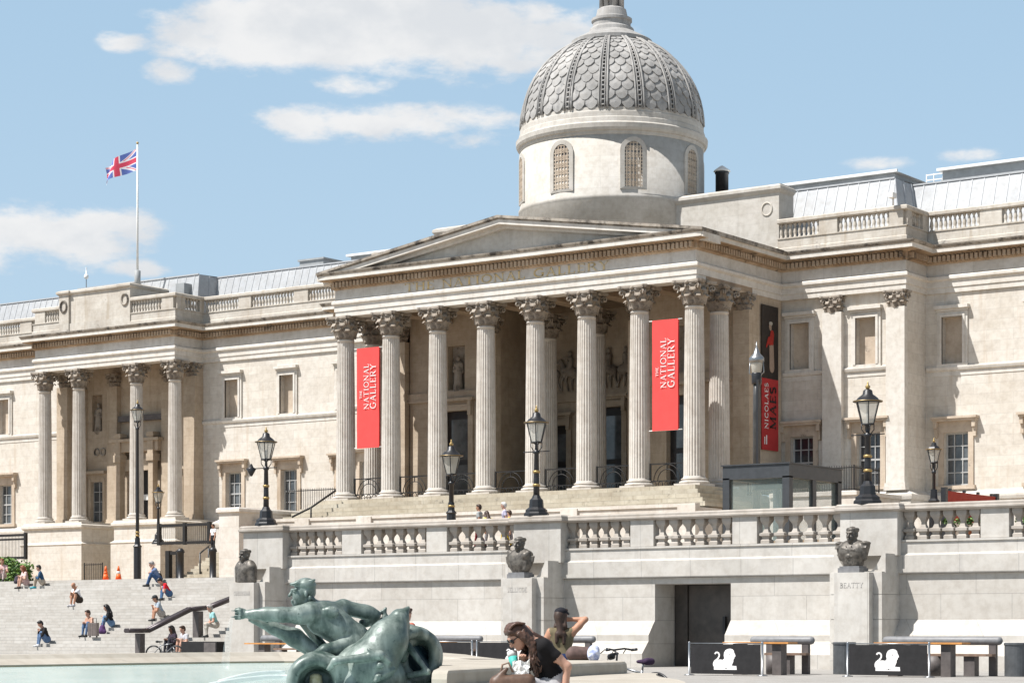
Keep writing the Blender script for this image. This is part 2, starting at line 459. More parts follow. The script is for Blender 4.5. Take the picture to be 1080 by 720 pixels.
# ---------------------------------------------------------------- walls with openings
def wall(b, x0, x1, z0, z1, y, holes, depth=.4):
    xs = sorted({x0,x1,*[h[0] for h in holes],*[h[1] for h in holes]})
    zs = sorted({z0,z1,*[h[2] for h in holes],*[h[3] for h in holes]})
    def inh(x, z): return any(h[0]<x<h[1] and h[2]<z<h[3] for h in holes)
    for i in range(len(xs)-1):
        for j in range(len(zs)-1):
            if not inh((xs[i]+xs[i+1])/2,(zs[j]+zs[j+1])/2):
                b.add([(xs[i],y,zs[j]),(xs[i+1],y,zs[j]),(xs[i+1],y,zs[j+1]),(xs[i],y,zs[j+1])],[(0,1,2,3)])
    for a,c,e,f in [h[:4] for h in holes]:
        Y = y+depth
        b.add([(a,y,e),(c,y,e),(c,y,f),(a,y,f),(a,Y,e),(c,Y,e),(c,Y,f),(a,Y,f)],[(0,4,5,1),(1,5,6,2),(2,6,7,3),(3,7,4,0)])
def upper_window(xc, y, w=1.2):
    """blind window: architrave frame, cap, sill, recessed panel"""
    z0, z1 = 15.72, 18.26; h = w/2
    f = MB()
    for (o, pr) in ((.28,.10),(.14,.16)):
        f.box(xc-h-o,xc-h,y-pr,y-.002,z0,z1).box(xc+h,xc+h+o,y-pr,y-.002,z0,z1).box(xc-h-o,xc+h+o,y-pr-.004,y-.002,z1,z1+o)
    f.box(xc-h-.38,xc+h+.38,y-.34,y,z1+.42,z1+.6).box(xc-h-.3,xc+h+.3,y-.18,y,z1+.29,z1+.42)
    f.box(xc-h-.3,xc+h+.3,y-.13,y,z0-.16,z0)
    o = f.build('blind_window', M['trim'], gal, True)
    MB().add([(xc-h,y+.38,z0),(xc+h,y+.38,z0),(xc+h,y+.38,z1),(xc-h,y+.38,z1)],[(0,1,2,3)]).build('panel', M['surround'], o, True)
    return (xc-h,xc+h,z0,z1)
def lower_window(xc, y, w=1.42, cols=3, rows=4, mat='pane', hood=True, z0=9.15, z1=12.02):
    h = w/2; f = MB()
    f.box(xc-h-.3,xc-h,y-.08,y-.002,z0,z1).box(xc+h,xc+h+.3,y-.08,y-.002,z0,z1).box(xc-h-.3,xc+h+.3,y-.085,y-.002,z1,z1+.3)
    f.box(xc-h-.42,xc+h+.42,y-.2,y,z0-.2,z0)
    if hood:
        f.box(xc-h-.62,xc+h+.62,y-.48,y,z1+.72,z1+.84).box(xc-h-.55,xc+h+.55,y-.38,y,z1+.6,z1+.72).box(xc-h-.34,xc+h+.34,y-.07,y,z1+.3,z1+.6)
        for sx in (-1,1):
            f.box(xc+sx*(h+.4)-.1,xc+sx*(h+.4)+.1,y-.34,y,z1+.25,z1+.6).box(xc+sx*(h+.4)-.09,xc+sx*(h+.4)+.09,y-.2,y,z1-.25,z1+.25)
    o = f.build('window', M['surround'], gal, True)
    MB().add([(xc-h,y+.36,z0),(xc+h,y+.36,z0),(xc+h,y+.36,z1),(xc-h,y+.36,z1)],[(0,1,2,3)]).build('pane', M[mat], o, True)
    g = MB(); yy = y+.30
    g.box(xc-h,xc-h+.09,yy,yy+.05,z0,z1).box(xc+h-.09,xc+h,yy,yy+.05,z0,z1).box(xc-h,xc+h,yy-.003,yy+.05,z1-.09,z1).box(xc-h,xc+h,yy-.003,yy+.05,z0,z0+.1)
    for i in range(1,cols): x = xc-h+w*i/cols; g.box(x-.028,x+.028,yy,yy+.045,z0,z1)
    for i in range(1,rows):
        z = z0+(z1-z0)*i/rows; t = .05 if i == rows//2 else .028
        g.box(xc-h,xc+h,yy-.006,yy+.05,z-t,z+t)
    g.build('glazing_bars', M['sash'], o, True)
    return (xc-h,xc+h,z0,z1)
def bay_wall(x0, x1, y, ups, lows, z0=4.0, pale=(), ret=()):
    wb = MB()
    holes = [upper_window(x, y) for x in ups]
    holes += [lower_window(x, y, mat='pane_pale' if i in pale else 'pane') for i, x in enumerate(lows)]
    wall(wb, x0, x1, z0, ZA+.6, y, holes)
    for x in ret: wb.add([(x,YM,z0),(x,YW,z0),(x,YW,ZA+.6),(x,YM,ZA+.6)],[(0,1,2,3)])
    wb.build('wall', M['wall'], gal, True)
YW, YM = 111.82, 109.42
bay_wall(-104.95,-90.68,YW,[-102.26,-97.36,-92.4],[-102.12,-97.2,-92.3],pale=(0,1))
bay_wall(-150,-118.4,YW,[-124.75,-129.7,-134.6],[-124.6,-129.6,-134.5],pale=(0,))
bay_wall(-51.62,-14,YW,[-50.02,-45.0,-40,-35],[-49.82,-44.9,-40,-35],pale=(0,))
bay_wall(-59.4,-51.6,YM,[-57.98,-53.97],[-57.87,-53.83],ret=(-51.6,))
bay_wall(-90.7,-83.0,YM,[-84.43,-88.43],[-84.5,-88.5],ret=(-90.7,))
# returns of the blocks
# string course under the upper windows, base ledge, plinth
def course(z0, prof, segs, name, mat):
    for path in segs: MB().sweep([(o, z0+z) for o, z in prof], path).build(name, M[mat], gal, True)
SC = [(-.05,0),(.03,0),(.03,.26),(.12,.3),(.16,.42),(.16,.48),(-.05,.55)]
course(15.08, SC, [[(-150,YW),(-118.4,YW)],[(-104.9,YW),(-90.8,YW)],[(-90.8,YM),(-83.3,YM)],[(-59,YM),(-56.47,YM)],[(-55.28,YM),(-52.67,YM)],[(-51.5,YW),(-14,YW)]], 'string_course', 'trim')
BP = [(.35,4),(.35,8.3),(.42,8.34),(.46,8.5),(.46,8.62),(.3,8.72),(-.05,8.9)]
course(0, BP, [[(-150,YW),(-118.6,YW)],[(-104.7,YW),(-91.2,YW)],[(-59,YM),(-51.55,YM),(-51.55,YW),(-14,YW)]], 'plinth', 'trim')

# ---------------------------------------------------------------- portico interior
pb = MB()
YB, YR = 105.8, 110.4
xa, xb = XC[2], XC[5]
holes = []
for xc in (-78.93, -63.37):
    holes.append((xc-.95,xc+.95,Z0,14.35)); holes.append((xc-.62,xc+.62,15.6,18.2))
wall(pb, -83.3, xa, Z0, 20.4, YB, holes[:2], .55)
wall(pb, xb, -59.0, Z0, 20.4, YB, holes[2:], .55)
wall(pb, xa, xb, Z0, 20.4, YR, [(-72.1,-70.2,Z0,14.5),(-75.6,-74.1,Z0,13.6),(-68.2,-66.7,Z0,13.6)], .5)
pb.add([(xa,YB,Z0),(xa,YR,Z0),(xa,YR,20.4),(xa,YB,20.4)],[(0,1,2,3)])
pb.add([(xb,YB,Z0),(xb,YB,20.4),(xb,YR,20.4),(xb,YR,Z0)],[(0,1,2,3)])
pb.box(-83.3,-82.4,YB,109.2,Z0,19.56); pb.box(-59.9,-59.05,YB,109.2,Z0,19.56)
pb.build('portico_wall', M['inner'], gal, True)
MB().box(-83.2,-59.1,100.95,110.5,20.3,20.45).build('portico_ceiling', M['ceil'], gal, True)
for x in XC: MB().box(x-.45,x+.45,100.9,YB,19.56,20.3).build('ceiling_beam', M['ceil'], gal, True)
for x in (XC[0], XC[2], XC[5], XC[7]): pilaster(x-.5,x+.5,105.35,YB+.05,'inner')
b = MB()
for z, t, pr in ((15.0,.5,.16),(14.95,.12,.22)):
    b.box(-82.9,xa-.5,YB-pr,YB,z,z+t).box(xb+.5,-59.5,YB-pr,YB,z,z+t).box(xa,xb,YR-pr,YR,z,z+t)
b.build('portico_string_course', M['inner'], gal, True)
def big_door(xc, y, w, z1, glassy=True):
    f = MB(); h = w/2
    f.box(xc-h-.35,xc-h,y-.14,y-.002,Z0,z1+.35).box(xc+h,xc+h+.35,y-.14,y-.002,Z0,z1+.35).box(xc-h,xc+h,y-.14,y-.002,z1,z1+.35)
    f.box(xc-h-.5,xc+h+.5,y-.4,y,z1+.55,z1+.72)
    for sx in (-1,1): f.box(xc+sx*(h+.2)-.12,xc+sx*(h+.2)+.12,y-.32,y,z1-.3,z1+.55)
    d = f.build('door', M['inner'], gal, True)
    MB().box(xc-h,xc+h,y+.3,y+.36,Z0,z1).build('door_leaf', M['doorwood'], d, True)
    g = MB(); g.box(xc-h*.55,xc+h*.75,y+.24,y+.27,Z0+2.6,z1-.5); g.box(xc-h*.55,xc+h*.75,y+.24,y+.27,Z0+.3,Z0+2.3)
    g.build('pane', M['pane_pale'], d, True)
    return d
for xc in (-78.93,-63.37): big_door(xc, YB, 1.9, 14.35)
big_door(-71.15, YR, 1.9, 14.5); big_door(-74.85, YR, 1.5, 13.6); big_door(-67.45, YR, 1.5, 13.6)
# niche backs, dark stone colour standing in for the shade inside
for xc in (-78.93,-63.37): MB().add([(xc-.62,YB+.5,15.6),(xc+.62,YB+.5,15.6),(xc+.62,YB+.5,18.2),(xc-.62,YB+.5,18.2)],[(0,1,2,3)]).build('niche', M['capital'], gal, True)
# ---------------------------------------------------------------- stylobate steps and podium
b = MB()
for k in range(5):
    z1 = Z0-.24*k; e = .35*k
    b.box(-83.9-e,-58.5+e,98.95-e,106,z1-.24,z1)
b.build('stylobate_steps', M['step'], gal, True)
b = MB()
b.box(-86.5,-56.9,96.3,98.9,4.0,7.55)
b.sweep([(-.4,7.55),(.07,7.55),(.07,7.72),(-.4,7.75)], [(-86.5,96.3),(-56.9,96.3)])
for x in (-86.5,-83.2,-78.7,-65.0,-57.9): b.box(x,x+1.05,96.16,96.4,4.0,7.66)
b.build('podium', M['white_stone'], gal, True)
MB().box(-83.9,-58.5,99.0,110.5,4.0,8.6).build('portico_floor', M['step'], gal, True)
# side stair landing and area walls to the right and left of the portico
b = MB(); b.box(-56.6,-51.6,103.4,108.6,4.0,8.3); b.sweep([(0,8.3),(.1,8.3),(.1,8.5),(-.2,8.55)],[(-56.6,103.4),(-51.6,103.4),(-51.6,108.6)])
b.build('side_landing', M['white_stone'], gal, True)
b = MB(); b.box(-90.4,-85.9,103.4,108.6,4.0,8.3); b.sweep([(0,8.3),(.1,8.3),(.1,8.5),(-.2,8.55)],[(-90.4,103.4),(-85.9,103.4)])
b.build('side_landing', M['white_stone'], gal, True)
b = MB(); b.box(-50.6,-47.5,106.5,111.3,4.0,7.9)
b.build('side_landing', M['white_stone'], gal, True)

# ---------------------------------------------------------------- pediment
b = MB()
xl, xr, zl, za = -84.12, -58.18, 22.07, 24.06
def rake(b, y0, y1, o0, o1, mi=0):          # band between offsets below the top line
    s = (za-zl)/(GX-xl)
    for sg in (-1,1):
        xe = GX+sg*(GX-xl)
        pts = [(xe,zl-o1),(xe,zl-o0),(GX,za-o0),(GX,za-o1)]
        if sg > 0: pts = pts[::-1]
        b.prism_y(pts[::-1], y0, y1, mi)
rake(b, 99.08, 107.9, -.02, .12)
rake(b, 99.2, 107.8, .12, .2)
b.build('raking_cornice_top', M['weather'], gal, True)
b = MB(); rake(b, 99.22, 101, .2, .45)
rake(b, 99.75, 101, .45, .62)
b.build('raking_cornice', M['trim'], gal, True)
b = MB(); b.prism_y([(xl+.8,22.0),(xr-.8,22.0),(GX,za-.45)], 100.05, 100.6)
b.build('tympanum', M['frieze'], gal, True)
MB().prism_y([(xl+.5,22.0),(xr-.5,22.0),(GX,za-.15)], 100.7, 108.2).build('portico_roof', M['lead'], gal, True)

# ---------------------------------------------------------------- attic and dome
b = MB(); b.box(-83.05,-59.25,109.3,111,22.15,25.7); b.sweep([(0,25.6),(.1,25.68),(.2,25.8),(.2,25.96),(0,26.08),(-.6,26.12)],[(-83.05,110.9),(-83.05,109.3),(-59.25,109.3),(-59.25,110.9)])
b.sweep([(.0,22.2),(.12,22.2),(.12,22.5),(0,22.58)],[(-83.05,109.3),(-59.25,109.3)])
b.box(-83.1,-59.2,109.4,110.95,26.03,26.11)
at_ = b.build('attic', M['drum'], gal, True)
MB().tube([(-60.0+.32*cos(t*PI/9),109.29,24.75+.36*sin(t*PI/9)) for t in range(18)],.05,6,closed=True).build('wreath', M['parapet'], at_, True)
DX, DY = GX, 110.7
dome = MB()
DZ, DR = 30.92, 5.32
prof = [(DR*cos(R(t)), DZ+DR*sin(R(t))) for t in range(0,66,3)]
dome.lathe(prof, 96, (DX,DY,0), 0, True)
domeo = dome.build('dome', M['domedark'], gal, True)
b = MB()
def dpt(az, el, off): 
    r = DR+off; return (DX+r*cos(el)*cos(az), DY+r*cos(el)*sin(az), DZ+r*sin(el))
PO = R(-90)+R(5)
for k in range(16):
    a0 = PO+2*PI*(k+.5)/16
    for j in range(11):
        el = R(4.2+5.75*j); hh = R(5.6)
        cols = [-1,0,1] if j%2 else [-.5,.5]
        for c in cols:
            ac = a0+c*R(7.9); hw = R(3.8)
            cl = lambda a: max(a0-R(8.0), min(a0+R(8.0), a))
            q_ = .085+random.uniform(-.02,.025)
            outl = [(0,-.86,q_),(-.5,-.72,q_),(-.94,-.32,q_*.85),(-1,.15,q_*.5),(-.95,.72,.01),(.95,.72,.01),(1,.15,q_*.5),(.94,-.32,q_*.85),(.5,-.72,q_)]
            vs = [dpt(cl(ac+s_*hw), el+t_*hh*.95, o_) for s_,t_,o_ in outl]+[dpt(cl(ac+s_*hw), el+t_*hh*.95, -.02) for s_,t_,o_ in outl]+[dpt(cl(ac), el-.1*hh, q_*.95)]
            n = 9; fs = [(i,(i+1)%n,18) for i in range(n)] + [(i,n+i,n+(i+1)%n,(i+1)%n) for i in range(n)]
            b.add(vs, fs, 0, False)
b.build('dome_scales', M['dome'], domeo, True)
rb = MB()
for k in range(16):
    a = PO+2*PI*k/16
    for off in (-2.6,-1.15,1.15,2.6):
        rb.tube([dpt(a+R(off), R(t), .10) for t in range(0,66,5)], .062 if abs(off)>2 else .035, 5)
    for t in range(2,64,3):
        rb.tube([dpt(a-R(1.1), R(t), .07), dpt(a+R(1.1), R(t), .07)], .06, 4)
rb.build('dome_rib', M['dome'], domeo, True)
b = MB()
b.lathe([(5.46,22.0),(5.46,25.8),(5.5,25.85),(5.5,26.0),(5.42,26.1),(5.40,29.5)], 96, (DX,DY,0))
b.lathe([(5.38,29.4),(5.45,29.5),(5.47,29.62),(5.57,29.66),(5.64,29.8),(5.66,30.05),(5.52,30.15),(5.48,30.4),(5.43,30.45),(5.41,30.75),(5.36,30.8),(5.34,31.0),(5.2,31.05)], 96, (DX,DY,0), 0, False)
drum = b.build('drum', M['drum'], gal, True)
b = MB()
b.lathe([(2.25,35.7),(2.4,35.78),(2.4,35.98),(2.2,36.1),(1.35,36.55),(1.3,36.75),(1.12,36.9),(1.12,37.15),(1.2,37.2),(1.2,37.35),(.95,37.45),(.85,37.9),(.7,38.0)], 40, (DX,DY,0), 0, False)
for k in range(8):
    a = 2*PI*k/8; b.lathe([(.13,37.9),(.12,40.6)], 8, (DX+.62*cos(a),DY+.62*sin(a),0))
b.lathe([(.5,37.9),(.5,40.6)], 16, (DX,DY,0)); b.lathe([(.85,40.6),(.9,40.9),(.6,41.2),(.3,42.2),(0,42.6)], 24, (DX,DY,0))
b.build('lantern', M['dome'], gal, True)
# drum windows
for k in range(8):
    a = R(-90)+R(5.5) + R(45)*k + R(-49.6)
    ax = Vector((cos(a),sin(a),0)); tx = Vector((-sin(a),cos(a),0)); c0 = Vector((DX,DY,0))
    fr = MB(); la = MB(); bk = MB()
    w = .52; zb, zs = 26.45, 28.5
    def arch(hw, r_, n=14):
        pts = [(-hw,zb),(hw,zb),(hw,zs)]
        pts += [(hw*cos(PI*i/n), zs+hw*sin(PI*i/n)) for i in range(1,n+1)]
        return pts
    def W(u, z, o): 
        rr = math.sqrt(max(0,5.40**2-u*u))
        return c0+ax*(rr+o)+tx*u+Vector((0,0,z))
    inner, outer = arch(w,0), arch(w+.26,0)
    n = len(inner)
    outer = [(u, z if z > zb+.001 else zb-.14) for u,z in outer]
    vs = [W(u,z,.09) for u,z in outer]+[W(u,z,.09) for u,z in inner]+[W(u,z,-.1) for u,z in outer]+[W(u,z,-.04) for u,z in inner]
    fs = []
    for i in range(n):
        j = (i+1)%n
        fs += [(i,j,n+j,n+i),(2*n+i,2*n+j,j,i),(n+i,n+j,3*n+j,3*n+i)]
    fr.add(vs, fs)
    o = fr.build('drum_window', M['drum'], gal, True)
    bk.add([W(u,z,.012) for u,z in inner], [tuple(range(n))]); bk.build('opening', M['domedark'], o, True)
    for i in range(-2,3):
        u = i*.2; ht = zs+math.sqrt(max(0,w*w-u*u)); la.bar(W(u,zb,.04), W(u,ht,.04), .055, .05, up=ax)
    z = zb+.1
    while z < zs+w:
        hw = w if z < zs else math.sqrt(max(0.0001,w*w-(z-zs)**2))
        la.bar(W(-hw,z,.04), W(hw,z,.04), .05, .055, up=ax); z += .2
    z = zb+.1
    while z+.2 < zs+w*.8:
        for i in range(-3,3):
            u = i*.2+.0; 
            if abs(u) < w-.02 and abs(u+.2) < w: 
                la.bar(W(u,z,.035),W(u+.2,z+.2,.035),.035,.03,up=ax); la.bar(W(u+.2,z,.035),W(u,z+.2,.035),.035,.03,up=ax)
        z += .4
    la.build('lattice', M['surround'], o, True)

# ---------------------------------------------------------------- roof balustrades
def baluster_prof(h, r): return [(r,0),(r,.08*h),(r*.6,.12*h),(r*.85,.3*h),(r*1.0,.42*h),(r*.55,.72*h),(r*.5,.8*h),(r*.8,.86*h),(r*.95,.92*h),(r*.95,h)]
def roof_balustrade(path, dies, name='parapet', z0=22.2, zp=22.98, zr=23.78, zt=24.05, th=.36, pitch=.27):
    b = MB()
    b.sweep([(-th/2-.05,z0-.1),(th/2+.06,z0-.1),(th/2+.06,z0+.2),(th/2,z0+.24),(th/2,zp-.08),(th/2+.05,zp-.05),(th/2+.05,zp),(-th/2-.05,zp),(-th/2-.05,z0-.1)], path)
    b.sweep([(-th/2-.08,zr),(th/2+.03,zr),(th/2+.09,zr+.06),(th/2+.09,zt-.06),(th/2+.02,zt),(-th/2-.08,zt),(-th/2-.08,zr)], path)
    for i in range(len(path)-1):
        p, q = Vector(path[i]), Vector(path[i+1]); L = (q-p).length; d = (q-p).normalized()
        ds = sorted(dies[i])
        for s0, s1 in ds:
            a, c = p+d*s0, p+d*s1; nrm = Vector((d.y,-d.x))*(th/2+.01)
            pts = [a+nrm, c+nrm, c-nrm, a-nrm]
            b.prism(pts, zp, zr)
        s = 0; k = 0
        gaps = []; cur = 0
        for s0, s1 in ds+[(L,L)]:
            if s0-cur > .3: gaps.append((cur, s0))
            cur = max(cur, s1)
        for g0, g1 in gaps:
            n = max(1, round((g1-g0)/pitch))
            for k in range(n):
                c = p+d*(g0+(g1-g0)*(k+.5)/n)
                b.lathe(baluster_prof(zr-zp,.115), 6, (c.x,c.y,zp))
    return b.build(name, M['parapet'], gal, True)
# right block and wing
roof_balustrade([(-59.2,109.25),(-51.65,109.25),(-51.65,111.95)], [[(2.55,3.65),(6.75,7.55)],[(0,.55),(1.9,2.7)]])
roof_balustrade([(-51.45,111.95),(-14,111.95)], [[(3.0,4.25),(7.6,8.9),(12.2,13.4),(17,18)]])
# left wing, left block, pavilion
def evenly(L, n, w): return [(L*(i+1)/(n+1)-w/2, L*(i+1)/(n+1)+w/2) for i in range(n)]
roof_balustrade([(-104.85,111.95),(-90.6,111.95)], [[(3.2,4.3),(8.1,9.3),(11.6,12.7)]])
roof_balustrade([(-90.6,109.25),(-83.8,109.25)], [[(0,.8),(3,4)]])
roof_balustrade([(-150,111.95),(-118.5,111.95)], [[(22.2,23.6),(27.0,28.2),(31.0,31.5)]])
roof_balustrade([(-118.4,111.8),(-118.4,109.15),(-115.9,109.15)], [[(0,.4)],[(0,1.0)]])
roof_balustrade([(-109.0,109.15),(-105.0,109.15),(-105.0,111.8)], [[(2.95,4.0)],[(0,.75),(2.2,2.65)]])
b = MB()
b.box(-115.2,-109.7,109.05,112.6,22.1,24.75); b.box(-115.9,-114.95,108.9,112.7,22.1,24.8); b.box(-109.95,-108.98,108.9,112.7,22.1,24.8)
b.box(-115.2,-109.7,108.97,109.1,22.1,22.75)
b.sweep([(0,24.72),(.06,24.76),(.16,24.85),(.16,24.98),(0,25.06),(-1,25.08)],[(-115.9,112.6),(-115.9,108.9),(-114.95,108.9),(-114.95,109.05),(-109.95,109.05),(-109.95,108.9),(-108.98,108.9),(-108.98,112.6)])
b.box(-115.85,-109,109.1,112.5,25.0,25.07)
att = b.build('pavilion_attic', M['parapet'], gal, True)
for x in (-115.43,-109.47):
    pts = [(x+.3*cos(t*PI/8),108.87,23.95+.38*sin(t*PI/8)) for t in range(16)]; MB().tube(pts, .075, 6, closed=True).build('wreath', M['weather'], att, True)

# ---------------------------------------------------------------- lead roofs
def lead_roof(x0, x1, y0, z0, y1, z1, name='roof', pitch=.85, hip0=0, hip1=0):
    b = MB(); b.add([(x0-0,y0,z0),(x1,y0,z0),(x1-hip1,y1,z1),(x0+hip0,y1,z1)],[(0,1,2,3)])
    b.add([(x0+hip0,y1,z1),(x1-hip1,y1,z1),(x1-hip1,y1+8,z1+.25),(x0+hip0,y1+8,z1+.25)],[(0,1,2,3)])
    if hip1: b.add([(x1,y0,z0),(x1,y1+8,z0),(x1-hip1,y1+8,z1),(x1-hip1,y1,z1)],[(0,1,2,3)])
    if hip0: b.add([(x0,y0,z0),(x0+hip0,y1,z1),(x0+hip0,y1+8,z1),(x0,y1+8,z0)],[(0,1,2,3)])
    r = b.build(name, M['lead'], gal, True)
    s = MB(); n = int((x1-x0)/pitch)
    for i in range(n+1):
        x = x0+.1+(x1-x0-.2)*i/n; xt = min(max(x, x0+hip0), x1-hip1)
        s.bar((x,y0-.01,z0+.01),(xt,y1-.01,z1+.01),.05,.03)
    s.bar((x0+hip0,y1-.03,z1+.02),(x1-hip1,y1-.03,z1+.02),.09,.09)
    if hip1:
        for i in range(1,7): s.bar((x1+.01,y0+1.1*i,z0),(x1-hip1+.01,y1+1.0*i,z1),.05,.05)
    s.build('roof_seam', M['leadseam'], r, True)
    return r
lead_roof(-63.0,-52.6,110.9,22.3,112.4,26.25,hip1=1.1,pitch=.62)
lead_roof(-56,-14,113.3,22.3,114.7,26.2,pitch=.72)
lead_roof(-150,-84,113.5,22.3,114.6,25.85,pitch=.62)
lead_roof(-118,-105.6,111.9,22.3,112.7,25.85,hip1=.55,pitch=.8)
def hiproof(x0,x1,y0,y1,z0,rise,ins,mi=0):      # raised white roof lanterns
    b = MB()
    b.box(x0,x1,y0,y1,z0-.55,z0,1)
    e = .25
    vs = [(x0-e,y0-e,z0),(x1+e,y0-e,z0),(x1+e,y1+e,z0),(x0-e,y1+e,z0),(x0+ins,(y0+y1)/2,z0+rise),(x1-ins,(y0+y1)/2,z0+rise)]
    b.add(vs,[(0,1,5,4),(1,2,5),(2,3,4,5),(3,0,4),(3,2,1,0)],mi)
    b.box(x0-e,x1+e,y0-e-.02,y0-e+.1,z0-.02,z0+.13,mi)
    b.build('roof_lantern', [M['roofwhite'],M['fascia']], gal, True)
hiproof(-66.5,-54.1,113.2,122,26.75,1.0,4.4)
hiproof(-52.6,-14,116.2,126,27.15,1.1,4.5)
hiproof(-97,-84,118,128,26.9,1.0,4)
# small rooftop things belonging to the building
va, vb_, vt = onY(316,116), onY(341,116), zat(330,272.5,116); b = MB(); b.box(va,vb_,116.0,119.5,25.5,vt-.12); b.box(va-.1,vb_+.1,115.9,119.6,vt-.12,vt); b.build('roof_vent', M['fascia'], gal, True)
b = MB(); b.box(-108.3,-106.3,116.6,120,25.9,26.2); b.box(-108.4,-106.2,116.5,120.1,26.2,26.3); b.build('roof_vent', M['fascia'], gal, True)
b = MB(); b.box(-107.5,-106.7,111.8,112.9,24.2,25.2); b.build('roof_hatch', M['fascia'], gal, True)
b = MB(); b.lathe([(.38,25.0),(.38,27.9),(.42,27.92),(.42,28.02),(.3,28.05)],20,(-65.0,113.0,0)); v = b.build('roof_flue', M['iron'], gal, True)
MB().lathe([(.5,28.05),(.46,28.12),(.12,28.36),(0,28.42)],20,(-65.0,113.0,0)).build('flue_cap', M['white'], v, True)
MB().box(-88.6,-84.9,109.8,112,22.2,25.2).build('attic_block', M['parapet'], gal, True)

# ---------------------------------------------------------------- left pavilion (open porch)
YP = 113.0
b = MB()
wall(b, -118.3,-105.0, Z0, 20.4, YP, [(-116.95,-115.75,9.15,12.0),(-107.9,-106.7,9.15,12.0),(-113.2,-110.4,Z0,13.4),(-116.85,-115.85,15.6,18.2),(-107.8,-106.8,15.6,18.2)], .45)
b.add([(-118.3,111.7,Z0),(-118.3,111.7,20.4),(-118.3,YP,20.4),(-118.3,YP,Z0)],[(3,2,1,0)])
b.box(-118.33,-117.5,111.25,YP-.02,Z0,19.53); b.box(-105.85,-104.98,111.25,YP-.02,Z0,19.53)
b.build('porch_wall', M['inner'], gal, True)
MB().box(-118.2,-105.1,109.9,YP,20.25,20.4).build('porch_ceiling', M['ceil'], gal, True)
for x0,x1 in ((-118.38,-117.3),(-114.9,-113.95),(-109.6,-108.65),(-106.0,-104.93)): pilaster(x0,x1,112.55 if x0 not in (-118.38,-106.0) else 111.0,YP+.03,'inner')
for xc in (-116.35,-107.3):
    o = MB(); h=.6
    o.box(xc-h-.22,xc-h,YP-.08,YP,9.15,12.2).box(xc+h,xc+h+.22,YP-.08,YP,9.15,12.2).box(xc-h-.4,xc+h+.4,YP-.35,YP,12.55,12.75)
    o = o.build('window', M['inner'], gal, True)
    MB().box(xc-h,xc+h,YP+.3,YP+.35,9.15,12.0).build('pane', M['pane_pale'], o, True)
    g = MB(); 
    for i in (0,1,2): g.box(xc-h+i*h-.03,xc-h+i*h+.03,YP+.24,YP+.28,9.15,12)
    for i in range(5): g.box(xc-h,xc+h,YP+.235,YP+.28,9.15+i*.71-.025,9.15+i*.71+.025)
    g.build('glazing_bars', M['sash'], o, True)
    MB().box(xc-.5,xc+.5,YP+.4,YP+.44,15.6,18.2).build('niche', M['ceil'], gal, True)
    for dx in (0,.62): MB().tube([(xc+dx+.22*cos(t*PI/7),YP-.05,14.1+.25*sin(t*PI/7)) for t in range(14)],.06,5,closed=True).build('wreath', M['weather'], gal, True)
# central doorway of the pavilion
b = MB()
for x in (-113.4,-110.2): b.box(x-.22,x+.22,112.1,112.6,Z0,13.2).box(x-.34,x+.34,112.0,112.7,13.2,13.7).box(x-.26,x+.26,112.05,112.6,13.7,14.9).box(x-.34,x+.34,112.0,112.7,14.9,15.2)
b.box(-114.0,-109.6,112.2,YP,13.9,14.6); b.box(-114.2,-109.4,112.0,YP,14.6,14.8); b.box(-113.2,-110.4,112.6,YP,12.6,13.4)
d = b.build('doorway', M['inner'], gal, True)
MB().box(-113.2,-110.4,YP+.35,YP+.4,Z0,13.4).build('door_leaf', M['doorwood'], d, True)
MB().box(-112.3,-110.9,YP+.26,YP+.32,10.55,10.95).build('door_panel', M['white'], d, True)
MB().box(-113.9,-109.7,YP-.35,YP,16.1,16.5).build('porch_shelf', M['greydark'], gal, True)
# pavilion plinths with moulded ledges
def plinth(x0,x1,y0,y1,name='pavilion_plinth'):
    b = MB(); c = [(x0,y1),(x0,y0),(x1,y0),(x1,y1)]
    b.sweep([(.16,3.9),(.16,7.25),(.20,7.3),(.2,7.36),(.05,7.45),(.0,7.5),(0,8.38),(.08,8.42),(.16,8.5),(.16,8.66),(.06,8.72),(.02,8.85),(-.5,8.86)], c)
    b.box(x0+.1,x1-.1,y0+.1,y1,8.7,8.85)
    b.build(name, M['wall'], gal, True)
plinth(-118.85,-113.1,108.35,112.9); plinth(-109.95,-104.2,108.35,112.9)
b = MB(); b.box(-113.2,-109.8,111.5,113.2,3.9,7.4); b.box(-113.2,-109.8,112.3,113.2,7.4,8.85)
b.build('porch_steps', M['step'], gal, True)
